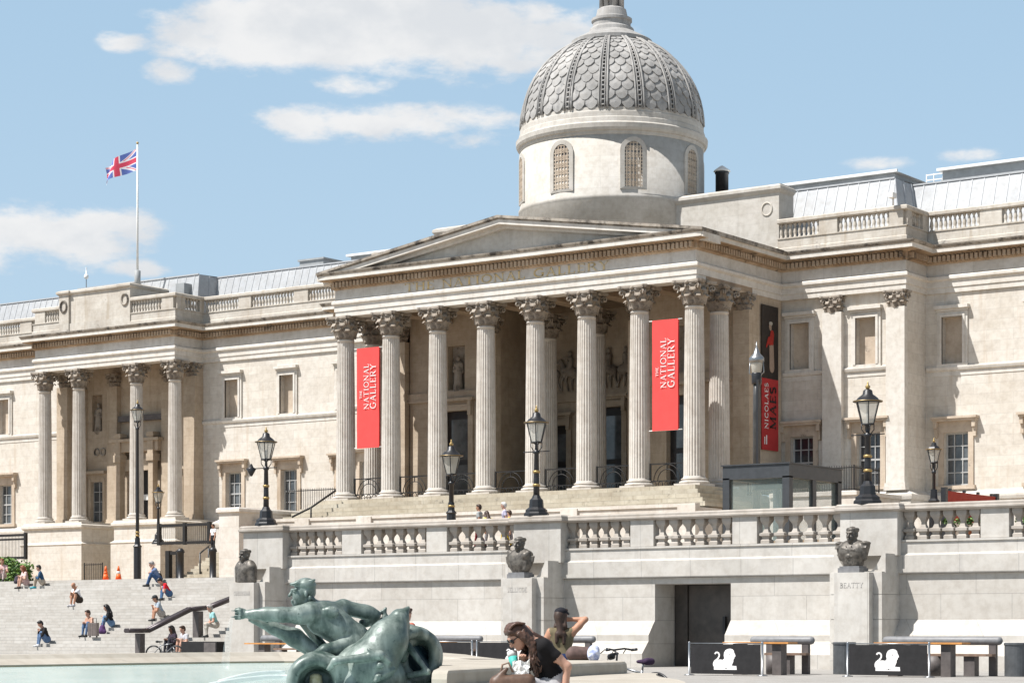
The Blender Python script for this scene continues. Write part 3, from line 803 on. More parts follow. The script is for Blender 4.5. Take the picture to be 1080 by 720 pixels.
# small reliefs inside the central porch and portico
# ================================================================== ORGANIC SHAPES
V = Vector
def cap(a, b, ra, rb=None, m=0, k=.03): return ('c', np.array(a,float), np.array(b,float), ra, ra if rb is None else rb, m, k)
def ell(c, r, m=0, k=.03, rot=None):
    return ('e', np.array(c,float), np.array(r,float), None if rot is None else np.array(Matrix.Rotation(rot[1],3,rot[0]).transposed()), 0, m, k)
def tor(c, ax, R0, r, m=0, k=.02, sq=1.0): 
    ax = np.array(ax,float); return ('t', np.array(c,float), ax/np.linalg.norm(ax), R0, r, m, k)
def sd(p, P):
    if p[0] == 'c':
        a, b = p[1], p[2]; ba = b-a; L = max(1e-9, float(ba@ba))
        t = np.clip(((P-a)@ba)/L, 0, 1)
        return np.linalg.norm(P-a-t[...,None]*ba, axis=-1)-(p[3]+(p[4]-p[3])*t)
    if p[0] == 'e':
        q = P-p[1]
        if p[3] is not None: q = q@p[3].T
        k0 = np.linalg.norm(q/p[2], axis=-1); k1 = np.linalg.norm(q/(p[2]**2), axis=-1)+1e-9
        return k0*(k0-1)/k1
    q = P-p[1]; h = q@p[2]; rad = np.linalg.norm(q-h[...,None]*p[2], axis=-1)
    return np.sqrt((rad-p[3])**2+h*h)-p[4]
def bbox(p):
    if p[0] == 'c': r = max(p[3],p[4]); return np.minimum(p[1],p[2])-r, np.maximum(p[1],p[2])+r
    if p[0] == 'e': r = p[2].max() if p[3] is not None else p[2]; return p[1]-r, p[1]+r
    return p[1]-p[3]-p[4], p[1]+p[3]+p[4]
def sdf_obj(name, prims, vox, mats, parent=None, loc=(0,0,0), cut=None):
    lo = np.min([bbox(p)[0] for p in prims],0)-3*vox; hi = np.max([bbox(p)[1] for p in prims],0)+3*vox
    n = np.ceil((hi-lo)/vox).astype(int)+1
    D = np.full(n, 9.0, np.float64)
    ax = [lo[i]+np.arange(n[i])*vox for i in range(3)]
    for p in prims:
        l, h = bbox(p); mg = p[6]*2+3*vox
        i0 = np.maximum(0, np.floor((l-mg-lo)/vox).astype(int)); i1 = np.minimum(n, np.ceil((h+mg-lo)/vox).astype(int)+1)
        sl = tuple(slice(i0[i], i1[i]) for i in range(3))
        G = np.stack(np.meshgrid(*[ax[i][sl[i]] for i in range(3)], indexing='ij'), -1)
        d = sd(p, G); o = D[sl]; k = max(p[6], 1e-4)
        hh = np.maximum(k-np.abs(o-d), 0)/k
        D[sl] = np.minimum(o, d)-hh*hh*k*.25
    if cut is not None:
        G = np.stack(np.meshgrid(*ax, indexing='ij'), -1); D = np.maximum(D, cut(G))
    S = D < 0
    c = [S[i:n[0]-1+i, j:n[1]-1+j, k:n[2]-1+k] for i in (0,1) for j in (0,1) for k in (0,1)]
    cnt = sum(x.astype(int) for x in c); mask = (cnt > 0) & (cnt < 8)
    idx = np.full(mask.shape, -1); cells = np.argwhere(mask); idx[mask] = np.arange(len(cells))
    acc = np.zeros((len(cells),3)); num = np.zeros(len(cells))
    offs = [(i,j,k) for i in (0,1) for j in (0,1) for k in (0,1)]
    for a in offs:
        for axn in range(3):
            if a[axn] == 0:
                bb = list(a); bb[axn] = 1
                ia = cells+np.array(a); ib = cells+np.array(bb)
                da = D[ia[:,0],ia[:,1],ia[:,2]]; db = D[ib[:,0],ib[:,1],ib[:,2]]
                x = (da < 0) != (db < 0)
                t = np.where(x, da/np.where(np.abs(da-db)<1e-12,1,da-db), 0)
                pt = np.tile(np.array(a,float),(len(cells),1)); pt[:,axn] += t
                acc[x] += pt[x]; num[x] += 1
    verts = lo+(cells+acc/num[:,None])*vox
    quads = []
    for axn in range(3):
        u, w = (axn+1)%3, (axn+2)%3
        sl0 = [slice(None)]*3; sl1 = [slice(None)]*3
        sl0[axn] = slice(0,n[axn]-1); sl1[axn] = slice(1,n[axn])
        A = S[tuple(sl0)]; B = S[tuple(sl1)]
        e = np.argwhere(A != B); e = e[(e[:,u]>0)&(e[:,w]>0)&(e[:,u]<n[u]-1)&(e[:,w]<n[w]-1)]
        if len(e) == 0: continue
        def at(du, dw):
            q = e.copy(); q[:,u] += du; q[:,w] += dw; return idx[q[:,0],q[:,1],q[:,2]]
        q = np.stack([at(-1,-1),at(0,-1),at(0,0),at(-1,0)],1)
        ins = A[e[:,0],e[:,1],e[:,2]]
        q[~ins] = q[~ins][:,::-1]
        quads.append(q)
    quads = np.concatenate(quads)
    me = bpy.data.meshes.new(name); me.from_pydata(verts.tolist(), [], quads.tolist())
    if not isinstance(mats,(list,tuple)): mats = [mats]
    for m in mats: me.materials.append(m)
    if len(mats) > 1:
        ctr = verts[quads].mean(1); best = np.full(len(ctr), 9e9); mi = np.zeros(len(ctr), int)
        for p in prims:
            d = sd(p, ctr); w = d < best; best[w] = d[w]; mi[w] = p[5]
        me.polygons.foreach_set('material_index', mi.astype(np.int32))
    me.polygons.foreach_set('use_smooth', np.ones(len(quads), bool))
    me.update()
    o = bpy.data.objects.new(name, me); COL.objects.link(o); o.location = loc
    if parent: o.parent = parent
    return o

# ------------------------------------------------------------------ people
CLO = {}
def cloth(c, rough=.85):
    k = tuple(round(x,3) for x in c)
    if k not in CLO: CLO[k] = plain('cloth', c, rough, 0, .25, 14, .15)
    return CLO[k]
SKIN = {'light': plain('skin_light', (.50,.29,.21), .55, 0, .12, 10, .3), 'tan': plain('skin_tan', (.42,.22,.14), .55, 0, .12, 10, .3), 'dark': plain('skin_dark', (.16,.08,.05), .5, 0, .15, 10, .35)}
HAIR = {'brown': plain('hair_brown', (.055,.03,.02), .55, 0, .4, 22, .4), 'black': plain('hair_black', (.015,.012,.012), .5, 0, .3, 22, .4), 'red': plain('hair_red', (.23,.075,.03), .55, 0, .35, 22, .4), 'grey': plain('hair_grey', (.35,.33,.31), .6, 0, .2, 22, .3), 'white': plain('hair_white', (.68,.66,.62), .6, 0, .1, 22, .3), 'auburn': plain('hair_auburn', (.10,.05,.032), .5, 0, .55, 18, .45)}
def ik(S, H, u, f, hint):
    S, H = V(S), V(H); d = H-S; L = d.length
    if L > (u+f)*.995: H = S+d*((u+f)*.995/L); d = H-S; L = d.length
    if L < abs(u-f)+.05: L = abs(u-f)+.05
    a = (u*u-f*f+L*L)/(2*L); h = math.sqrt(max(0,u*u-a*a)); dn = d.normalized(); hint = V(hint)
    pr = hint-dn*hint.dot(dn); pr = pr.normalized() if pr.length > 1e-4 else V((0,0,-1))
    return S+dn*a+pr*h, H
def person(loc, face, label, group, hip=.45, lean=12, kneeL=(-.13,.40,.50), kneeR=(.13,.40,.50), ankL=(-.13,.36,.09), ankR=(.13,.36,.09),
           handL=(-.10,.38,.58), handR=(.10,.38,.58), hy=0, hp=8, hoff=None, hk=1.0, hintL=None, hintR=None, top=(.5,.5,.5), sleeve='short', leg=(.08,.11,.2), legs='long', shoe=(.05,.05,.05),
           skin='light', hair='brown', long=False, vox=.022, fem=False, roll=0, sc=1.0, hat=None, fr=.013, hips=0, cat='person', bald=False):
    """a body as one continuous surface, facing +Y locally; face = world heading in degrees of +Y"""
    root = thing('person', loc, label, cat, group, R(face-90)); root.scale = (sc,)*3
    ms = [SKIN[skin], cloth(top), cloth(leg), cloth(shoe, .6)]
    P = []
    la = R(lean); up = V((roll, sin(la), cos(la))).normalized()
    hipc = V((hips,0,hip)); sw = .165 if fem else .19; hw = .09
    T = .50
    def tp(t, f=0, x=0): return hipc+up*t+V((x,0,0))+V((0,cos(la),-sin(la)))*f
    P += [ell(hipc+V((0,.0,.02)), (.17,.125,.13), 2, .06), cap(tp(.06,0,-.05),tp(.06,0,.05),.115,None,2,.06)]
    P += [cap(tp(.12,.0,-.045),tp(.26,.0,-.055),.095,.1,1,.07), cap(tp(.12,.0,.045),tp(.26,.0,.055),.095,.1,1,.07)]
    P += [cap(tp(.36,.01,-.075),tp(.36,.01,.075),.105,None,1,.07), cap(tp(.45,-.01,-sw+.03),tp(.45,-.01,sw-.03),.066,None,1,.06)]
    if fem: P += [ell(tp(.33,.10,-.075),(.062,.06,.06),1,.05), ell(tp(.33,.10,.075),(.062,.06,.06),1,.05)]
    nb = tp(.50,-.005); hv = R(hp+lean*.55)
    hu = V((roll*.5, sin(hv), cos(hv))).normalized()
    hc = nb+V((0,sin(la)*.05,.0))+hu*.175
    P += [cap(nb-up*.04, hc-hu*.05, .056, .052, 0, .03)]
    ya = R(hy)
    if hoff: hc = nb+V((0,hoff[0],hoff[1]))
    fwd = V((-sin(ya), cos(ya), 0)); fwd = (fwd-hu*fwd.dot(hu)).normalized(); rt = fwd.cross(hu)
    def hd(f, r, u): return hc+fwd*f+rt*r+hu*u
    ml = Matrix((rt, fwd, hu)).transposed()
    def hell(c, r, m, k):
        return ('e', np.array(c,float), np.array(r,float), np.array(ml.transposed()), 0, m, k)
    P += [hell(hd(-.005,0,.025),(.076,.096,.098),0,.03), hell(hd(.028,0,-.045),(.056,.062,.07),0,.03), hell(hd(.07,0,-.095),(.026,.022,.02),0,.03)]
    P += [cap(hd(.092,0,.015), hd(.112,0,-.03), .011,.016,0,.012), cap(hd(.088,-.022,-.062),hd(.088,.022,-.062),.009,None,0,.012), cap(hd(.086,-.04,.035),hd(.086,.04,.035),.012,None,0,.02)]
    for s in (-1,1): P += [hell(hd(-.01,s*.078,-.005),(.012,.022,.032),0,.01)]
    # legs
    for s, K, A in ((-1,kneeL,ankL),(1,kneeR,ankR)):
        h0 = hipc+V((s*hw,.02,-.02)); K = V(K); A = V(A)
        lm = 2 if legs == 'long' else 0
        P += [cap(h0, h0.lerp(K,.75), .088, .066, 2, .05), cap(h0.lerp(K,.7), K, .067, .058, 2 if legs != 'skirtless' else 0, .04)]
        P += [cap(K, K.lerp(A,.35), .056, .056, lm, .03), cap(K.lerp(A,.35), A, .056, .038, lm, .03)]
        td = V((s*.06, 1, 0)).normalized(); 
        if hip > .7: td = V((s*.12,1,0)).normalized()
        P += [cap(A+V((0,-.03,-.045)), A+td*.15+V((0,0,-.055)), .042, .036, 3, .03), cap(A, A+V((0,-.02,-.04)), .042,.045, 3, .03)]
    # arms
    for s, H in ((-1,handL),(1,handR)):
        S = tp(.445,-.01,s*sw); hint = hintL if s < 0 else hintR
        E, H = ik(S, H, .29, .25, hint or (s*.75,-.35,-.7))
        am = 1 if sleeve == 'long' else 0
        um = 0 if sleeve == 'none' else 1
        P += [cap(S, S.lerp(E,.5), .06, .052, um, .04), cap(S.lerp(E,.5), E, .049, .041, am, .03), cap(E, H, .041, .029, am, .025)]
        d = (H-E).normalized(); side = d.cross(V((0,0,1))); side = side.normalized() if side.length > .1 else V((1,0,0))
        nn = side.cross(d)
        pc = H+d*.045
        P += [cap(H, H+d*.075, .03, .034, 0, .02)]
        for q in range(4):
            o = side*(q-1.5)*.021; ln = (.060,.072,.068,.052)[q]
            k0 = H+d*.085+o; k1 = k0+d*ln*.55-nn*.012; k2 = k1+d*ln*.4-nn*.03
            P += [cap(k0,k1,fr,fr*.95,0,.006), cap(k1,k2,fr*.95,fr*.8,0,.006)]
        t0 = H+d*.03-side*s*.03; P += [cap(t0, t0+d*.045-side*s*.03, fr*1.1, fr, 0, .01)]
    body = sdf_obj('body', P, vox, ms, root)
    # hair / cap
    hm = HAIR[hair]
    if not bald:
        HP = [hell(hd(-.022,0,.045),(.088,.098,.094),0,.03), hell(hd(-.05,0,-.01),(.078,.07,.09),0,.03), cap(hd(.055,-.045,.095),hd(.05,.05,.098),.03,None,0,.03)]
        if long:
            for s in (-1,1):
                HP += [cap(hd(.0,s*.08,.03), hd(-.02,s*.09,-.14), .032*hk,.038*hk,0,.03), cap(hd(-.02,s*.09,-.14), tp(.34,.05,s*.10), .040*hk,.030*hk,0,.03)]
            HP += [cap(hd(-.07,0,0), tp(.42,-.10,0), .072*hk,.07*hk,0,.04), cap(tp(.42,-.10,-.05), tp(.30,-.11,-.06), .055*hk,.035*hk,0,.03), cap(tp(.42,-.10,.05), tp(.28,-.11,.05), .055*hk,.035*hk,0,.03)]
        sdf_obj('hair', HP, min(vox,.018), hm, root)
    if hat:
        HP = [hell(hd(-.01,0,.07),(.094,.106,.075),0,.02), cap(hd(.10,-.045,.06),hd(.10,.045,.06),.016,None,0,.03), cap(hd(.145,-.03,.05),hd(.145,.03,.05),.011,None,0,.04)]
        sdf_obj('cap', HP, min(vox,.016), cloth(hat), root)
    return root, hd, tp

# ------------------------------------------------------------------ niche statues, reliefs, busts
def niche_statue(x, y, z, label, h=2.1):
    r = thing('statue', (x,y,z), label, 'statue', 'stone statues standing in niches')
    P = [cap((0,0,.0),(0,0,.12),.3,.28,0,.02), cap((-.08,0,.15),(-.1,0,1.0),.22,.17,0,.1), cap((.1,-.04,.15),(.07,0,1.0),.2,.17,0,.1), cap((0,0,1.0),(0,0,1.5),.19,.2,0,.1), cap((-.22,0,1.52),(.22,0,1.52),.09,None,0,.08),
         cap((-.27,0,1.5),(-.3,-.08,1.1),.075,.06,0,.04), cap((-.3,-.08,1.1),(-.08,-.2,1.15),.06,.05,0,.04), cap((.27,0,1.5),(.33,-.02,1.0),.075,.055,0,.04), cap((0,0,1.6),(0,-.02,1.72),.07,None,0,.03), ell((0,-.02,1.86),(.12,.14,.16),0,.03)]
    for i in range(5): P.append(cap((-.2+.1*i,-.17,.2),(-.12+.06*i,-.15,.95),.03,.02,0,.03))
    sdf_obj('figure', P, .035, M['capital'], r); return r  # dark stone puts the niche's shade into the figure's colour
niche_statue(-78.93, YB+.22, 15.62, 'stone robed statue toned dark for shade in the niche above the left portico door')
niche_statue(-116.35, YP+.15, 15.62, 'robed stone statue in the left niche of the side pavilion')
niche_statue(-107.3, YP+.15, 15.62, 'robed stone statue in the right niche of the side pavilion')
# carved relief of riders and horses in the central recess (part of the building)
def relief(x0, x1, z0, z1, seed):
    rn = random.Random(seed); P = []
    n = int((x1-x0)/1.35)
    for i in range(n):
        x = x0+(i+.5)*(x1-x0)/n; s = rn.choice((-1,1)); zb = z0+.55
        P += [cap((x-.35*s,0,zb+.55),(x+.35*s,0,zb+.7),.3,.27,0,.1), cap((x+.4*s,0,zb+.8),(x+.62*s,0,zb+1.3),.2,.14,0,.08), cap((x+.62*s,0,zb+1.32),(x+.9*s,0,zb+1.12),.12,.08,0,.05)]
        for q,(dx,ft) in enumerate(((.35,.55),(.2,.1),(-.35,-.2),(-.5,-.7))):
            P += [cap((x+dx*s,0,zb+.5),(x+(dx+ft)/2*s+.12*s,0,zb+.1),.12,.08,0,.05), cap((x+(dx+ft)/2*s+.12*s,0,zb+.1),(x+ft*s,0,zb-.45),.08,.06,0,.04)]
        P += [cap((x-.05*s,-.06,zb+.8),(x-.1*s,-.06,zb+1.35),.19,.2,0,.06), ell((x-.08*s,-.06,zb+1.72),(.14,.14,.17),0,.05), cap((x-.1*s,-.06,zb+1.45),(x+.4*s,-.1,zb+1.25+rn.random()*.6),.09,.06,0,.04), cap((x-.1*s,-.1,zb+.8),(x+.2*s,-.12,zb+.2),.12,.07,0,.05)]
    return P
P = relief(-75.9,-66.4,15.55,18.4,3)
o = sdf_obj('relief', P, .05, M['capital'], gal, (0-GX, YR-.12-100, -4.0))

def bust(x, y, z, label, kind, yaw=0):
    r = thing('bust', (x,y,z), label, 'bust', None, R(yaw))
    P = []
    if kind != 'bare':
        MB().box(-.42,.42,-.30,.30,0,.16).box(-.38,.38,-.26,.26,.16,.22).build('foot_block', M['greystone'], r)
        zb = .22
    else: zb = 0
    y0 = 0
    if kind == 'uniform':
        P += [cap((-.10,.02,zb+.12),(.10,.02,zb+.12),.27,None,0,.1), cap((-.17,.0,zb+.4),(.17,.0,zb+.4),.29,None,0,.1), cap((-.24,0,zb+.56),(.24,0,zb+.56),.27,None,0,.12), cap((-.42,.02,zb+.66),(.42,.02,zb+.66),.15,None,0,.1), cap((-.2,.03,zb+.76),(.2,.03,zb+.76),.13,None,0,.1)]
        for s in (-1,1):
            P += [ell((s*.50,0,zb+.78),(.17,.19,.065),0,.03), cap((s*.5,0,zb+.68),(s*.44,0,zb+.28),.15,.10,0,.06)]
            for q in range(7): P.append(cap((s*(.42+.03*q),-.16+.01*q,zb+.72),(s*(.42+.03*q),-.17,zb+.6),.018,None,0,.01))
        for q in range(5): P.append(ell((-.10,-.29,zb+.2+q*.12),(.025,.025,.025),0,.01)); P.append(ell((.10,-.29,zb+.2+q*.12),(.025,.025,.025),0,.01))
        P += [cap((-.3,-.25,zb+.62),(.28,-.27,zb+.5),.03,None,0,.02), ell((.17,-.29,zb+.55),(.09,.03,.05),0,.02), ell((-.02,-.3,zb+.33),(.08,.03,.08),0,.02)]
    elif kind == 'draped':
        P += [cap((-.06,.02,zb+.08),(.06,.02,zb+.08),.26,None,0,.1), cap((-.12,.02,zb+.32),(.12,.02,zb+.32),.33,None,0,.1), cap((-.22,0,zb+.55),(.22,0,zb+.55),.28,None,0,.12), cap((-.40,.02,zb+.66),(.40,.02,zb+.66),.15,None,0,.1), cap((-.2,.03,zb+.76),(.2,.03,zb+.76),.13,None,0,.1)]
        for j in range(6):          # sweeping folds of the cloak
            rr = .30+.045*j; pts = []
            for t in range(11):
                a = PI*1.02+PI*.96*t/10; pts.append((rr*cos(a)*1.25, -.27+.03*j+.1*abs(cos(a)), zb+.62+rr*sin(a)*1.15))
            for t in range(10): P.append(cap(pts[t],pts[t+1],.042,None,0,.025))
        P += [cap((.45,-.1,zb+.7),(.34,-.15,zb+.1),.13,.09,0,.05), cap((-.47,-.05,zb+.75),(-.42,-.05,zb+.3),.12,.1,0,.05), ell((.38,-.22,zb+.62),(.14,.1,.14),0,.05)]
    else:
        P += [cap((0,.0,.08),(0,0,.4),.36,.36,0,.1), cap((-.26,0,.6),(.26,0,.6),.27,None,0,.15), cap((-.42,.0,.62),(-.46,0,.1),.19,.16,0,.1), cap((.42,.0,.62),(.46,0,.1),.19,.16,0,.1), cap((-.3,0,.78),(.3,0,.78),.16,None,0,.12)]
        P += [cap((-.2,-.2,.8),(.02,-.3,.3),.04,None,0,.03), cap((.2,-.2,.8),(.02,-.3,.3),.04,None,0,.03), cap((.02,-.3,.3),(.02,-.33,.02),.03,None,0,.02)]
        for q in range(4): P.append(ell((.16,-.31,.12+q*.14),(.025,.02,.025),0,.01))
    zn = (zb+.74) if kind != 'bare' else .80
    hc = V((0,-.07,zn+.33))
    P += [cap((0,.02,zn-.1),(0,-.02,zn+.18),.165,.14,0,.08)]
    n0 = len(P)
    P += [ell(hc+V((0,.03,.05)),(.155,.19,.19),0,.05), ell(hc+V((0,-.04,-.09)),(.12,.13,.14),0,.05), ell(hc+V((0,-.12,-.19)),(.06,.05,.045),0,.04),
          cap(hc+V((0,-.165,.03)),hc+V((0,-.215,-.06)),.022,.034,0,.02), cap(hc+V((-.05,-.165,-.125)),hc+V((.05,-.165,-.125)),.016,None,0,.015), cap(hc+V((-.05,-.16,-.155)),hc+V((.05,-.16,-.155)),.018,None,0,.012),
          cap(hc+V((-.09,-.155,.065)),hc+V((-.02,-.175,.055)),.022,None,0,.015), cap(hc+V((.09,-.155,.065)),hc+V((.02,-.175,.055)),.022,None,0,.015)]
    for sg in (-1,1): P += [ell(hc+V((sg*.16,.02,-.02)),(.025,.045,.065),0,.02), ell(hc+V((sg*.055,-.15,.02)),(.03,.02,.018),0,.012), cap(hc+V((sg*.09,-.1,-.08)),hc+V((sg*.06,-.14,-.06)),.03,None,0,.03)]
    for q in range(16):
        a = PI*q/8; P.append(ell(hc+V((.135*cos(a),.05+.15*sin(a),.14)),(.05,.06,.06),0,.02))
    def up_(p, f=1.2):                      # colossal head
        h = np.array(hc)
        if p[0] == 'c': return ('c', h+(p[1]-h)*f, h+(p[2]-h)*f, p[3]*f, p[4]*f, p[5], p[6])
        return ('e', h+(p[1]-h)*f, p[2]*f, p[3], p[4], p[5], p[6])
    P[n0:] = [up_(p) for p in P[n0:]]
    body = sdf_obj('figure', P, .022, M['bronze'], r)
    return r

# ------------------------------------------------------------------ the bronze fountain group
SD = 26.0
sx_, sy_ = atd(352, SD)
st = thing('fountain_statue', (sx_, sy_, .62), 'green bronze merman with dolphins reaching left in the fountain basin', 'fountain statue', None, TH)
k_ = FP/SD
def S(x, y, d=0): return V(((x-352)/k_, d, EYE+(HOR-y)/k_-.62))
def s_(p): return p/k_
P = []
# torso: hips lower right, chest upper left, turned to the viewer
P += [cap(S(341,652,-.05),S(356,661,-.05),s_(18.5),s_(17),0,.07), cap(S(356,661,-.05),S(373,671,-.02),s_(15.5),s_(14.5),0,.07), cap(S(373,672,0),S(384,684,.05),s_(14.5),s_(17),0,.07)]
P += [cap(S(332,645,-.12),S(361,641,.12),s_(8.5),s_(8.5),0,.07), ell(S(331,647,-.22),(s_(9),s_(7),s_(8)),0,.03), ell(S(350,645,-.22),(s_(9.5),s_(6),s_(6.5)),0,.03)]
for q in range(3):                                # ribs and stomach muscles
    P += [ell(S(341+q*6,659+q*4.4,-.20+.012*q),(s_(6),s_(3),s_(2.2)),0,.025,((0,1,0),R(-25))), ell(S(354+q*6,655+q*5.2,-.205+.012*q),(s_(5),s_(2.4),s_(3)),0,.025), ell(S(361+q*5,651+q*5.6,-.16+.012*q),(s_(5),s_(2.4),s_(3)),0,.025)]
P += [ell(S(374,677,-.14),(s_(9),s_(6),s_(7)),0,.04)]
# neck, head
P += [cap(S(335,642,-.02),S(326,633,-.05),s_(7.5),s_(6.2),0,.03)]
H0 = S(320,624,-.06)
n0 = len(P)
P += [ell(H0+V((.03,.01,.035)),(.137,.125,.118),0,.03), ell(H0+V((-.05,-.02,-.05)),(.086,.088,.11),0,.03), ell(H0+V((-.10,-.03,-.155)),(.038,.045,.036),0,.025), cap(H0+V((.0,-.0,-.12)),H0+V((-.09,-.03,-.15)),.05,.036,0,.02)]
P += [cap(H0+V((-.135,-.045,.015)),H0+V((-.172,-.055,-.05)),.015,.022,0,.012), cap(H0+V((-.132,-.07,-.105)),H0+V((-.145,-.025,-.105)),.014,None,0,.008), cap(H0+V((-.13,-.07,-.126)),H0+V((-.14,-.025,-.126)),.015,None,0,.008)]
P += [cap(H0+V((-.075,-.12,.035)),H0+V((-.14,-.05,.03)),.017,None,0,.012), ell(H0+V((-.095,-.092,.0)),(.026,.02,.012),0,.006), ell(H0+V((.05,-.118,-.03)),(.024,.02,.042),0,.012)]
P[n0:] = [('c', np.array(H0)+(p[1]-np.array(H0))*.9, np.array(H0)+(p[2]-np.array(H0))*.9, p[3]*.9, p[4]*.9, 0, p[6]) if p[0] == 'c' else ('e', np.array(H0)+(p[1]-np.array(H0))*.9, p[2]*.9, p[3], 0, p[5], p[6]) for p in P[n0:]]
# near arm stretched to the left, hand holding the spout
P += [cap(S(330,646,-.18),S(318,648.5,-.28),s_(12.16),s_(9.73),0,.04), cap(S(318,648.5,-.28),S(302,648,-.34),s_(9.47),s_(7.68),0,.03), cap(S(316,645.5,-.3),S(330,644.5,-.24),s_(5.76),s_(5.76),0,.03), cap(S(300,648,-.34),S(284,647.5,-.34),s_(8.19),s_(7.42),0,.03), cap(S(286,647.5,-.34),S(266,647.5,-.33),s_(7.17),s_(4.86),0,.03), cap(S(298,651,-.38),S(280,650.5,-.36),s_(3.84),s_(3.07),0,.015), cap(S(298,645,-.4),S(272,645,-.36),s_(3.33),s_(2.30),0,.015)]
P += [ell(S(259,647.5,-.33),(s_(5),s_(4),s_(5.4)),0,.02)]
for q in range(4):
    zz = 643.4+q*2.8
    P += [cap(S(258,zz,-.38),S(252.5,zz+.3,-.37),.015,None,0,.004), cap(S(252.5,zz+.3,-.37),S(252.8,zz+.6,-.31),.014,None,0,.004), cap(S(252.8,zz+.6,-.31),S(256.5,zz+.6,-.28),.013,None,0,.004)]
P += [cap(S(262,643.5,-.34),S(256,641.5,-.36),.018,.015,0,.006), cap(S(256,641.5,-.36),S(252,642.5,-.35),.015,.012,0,.004)]
P += [cap(S(256,650,-.33),S(247.5,650.5,-.33),.018,.010,0,.005), cap(S(256,644,-.33),S(247.5,643.8,-.33),.013,.009,0,.005)]
# far arm swung back to the right
P += [cap(S(361,640,.14),S(384,645,.2),s_(8.5),s_(7.5),0,.05), cap(S(384,645,.2),S(394,648,.22),s_(7.8),s_(6.4),0,.03), cap(S(378,642,.2),S(390,644,.2),s_(5),s_(5),0,.03), cap(S(394,650,.22),S(384,658,.28),s_(5.4),s_(3.5),0,.03)]
# thighs turning into tails
P += [cap(S(376,679,-.1),S(346,685,-.34),s_(10),s_(6.5),0,.04), cap(S(346,685,-.34),S(337,692,-.40),s_(6.5),s_(7),0,.03), cap(S(380,690,.1),S(360,712,.1),s_(16),s_(18),0,.06)]
P += [cap(S(390,692,.2),S(400,668,.32),s_(8),s_(3),0,.05), cap(S(380,656,.3),S(398,658,.3),s_(3.6),s_(2.4),0,.03)]
body = sdf_obj('figure', P, .014, M['verd'], st)
HP = [ell(H0+V((.03,.01,.075)),(.128,.122,.092),0,.02), ell(H0+V((.085,.02,.0)),(.065,.09,.085),0,.02)]
rn = random.Random(4)
for q in range(46):
    a = rn.uniform(-2.6,2.4); c = H0+V((.03+.115*cos(a)*rn.uniform(.6,1.0),-.115*rn.uniform(.1,1.0)+.03,.075+.065*rn.random()))
    HP.append(cap(c, c+V((-.04-.05*rn.random(),-.02+.03*rn.random(),-.035*rn.random()+.01)), .017,.009,0,.005))
for q in range(8):
    c = H0+V((-.06,-.09+.022*q,.10)); HP.append(cap(c, c+V((-.06-.03*rn.random(),.0,.0-.015*rn.random())), .022,.011,0,.008))
HP += [ell(H0+V((.115,-.04,-.095)),(.036,.042,.042),0,.012), ell(H0+V((.09,-.09,-.075)),(.026,.026,.036),0,.01)]
sdf_obj('hair', HP, .011, M['verd'], st)
# the large fish running from the hand down to the lap
P = [cap(S(266,653,-.2),S(290,662,-.14),s_(2.6),s_(6.5),0,.03), cap(S(290,662,-.14),S(312,672,-.12),s_(6.5),s_(9.5),0,.04), cap(S(312,672,-.12),S(340,692,-.14),s_(10),s_(6.5),0,.04), cap(S(318,656,.1),S(345,688,.12),s_(4),s_(6),0,.05)]
P += [ell(S(284,655,-.27),(.025,.02,.025),0,.008)]
sdf_obj('fish', P, .018, M['verd'], st)
# the dolphin rearing on the right
P = [cap(S(422,652,-.15),S(410,674,-.22),s_(10.5),s_(21),0,.06), cap(S(410,674,-.22),S(391,704,-.30),s_(21),s_(28),0,.08), cap(S(391,704,-.30),S(384,730,-.32),s_(28),s_(24),0,.08), cap(S(427,646,-.14),S(431,641,-.12),s_(5),s_(2.4),0,.03), cap(S(430,658,-.1),S(424,692,-.1),s_(3),s_(7),0,.04)]
P += [cap(S(404,690,-.6),S(358,696,-.66),s_(5.0),s_(3.6),0,.03), cap(S(358,696,-.66),S(351,704,-.62),s_(3.6),s_(2.4),0,.03), cap(S(404,690,-.6),S(414,697,-.52),s_(4.6),s_(2),0,.03), ell(S(396,686,-.62),(s_(7),s_(3),s_(2.2)),0,.03,((0,1,0),R(30)))]
P += [ell(S(404,700,-.62),(.05,.03,.04),0,.02), cap(S(402,712,-.62),S(418,705,-.45),.03,.02,0,.02), cap(S(400,716,-.62),S(416,709,-.45),.03,.02,0,.015)]
sdf_obj('dolphin', P, .018, M['verd'], st)
# two curled shells: big rolled discs
P = [tor(S(436,693,.12),(.62,-.78,-.1),s_(27),s_(6.5),0,.03), tor(S(439,694,.3),(.62,-.78,-.1),s_(23),s_(9),0,.05), cap(S(412,655,.15),S(432,662,.1),s_(5),s_(3.5),0,.03), cap(S(432,662,.1),S(445,664,.05),s_(4),s_(1),0,.03), cap(S(424,672,-.05),S(452,708,-.2),s_(4.5),s_(2.5),0,.03), cap(S(452,708,-.2),S(430,712,-.1),s_(3),s_(4),0,.03)]
sh1 = sdf_obj('rolled_shell', P, .02, M['verd'], st)
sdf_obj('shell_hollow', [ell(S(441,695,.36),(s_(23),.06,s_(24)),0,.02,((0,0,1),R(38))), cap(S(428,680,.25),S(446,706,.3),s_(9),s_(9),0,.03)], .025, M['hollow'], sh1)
P = [tor(S(337,719,-.55),(.2,-.97,-.05),s_(24),s_(6.5),0,.03), tor(S(339,719,-.42),(.2,-.97,-.05),s_(24),s_(9.5),0,.05), ell(S(340,720,-.32),(s_(24),s_(8),s_(24)),0,.05), cap(S(330,694,-.5),S(352,697,-.4),s_(5),s_(5),0,.04), cap(S(362,698,-.5),S(372,716,-.4),s_(8),s_(12),0,.06)]
sdf_obj('rolled_shell', P, .02, M['verd'], st)
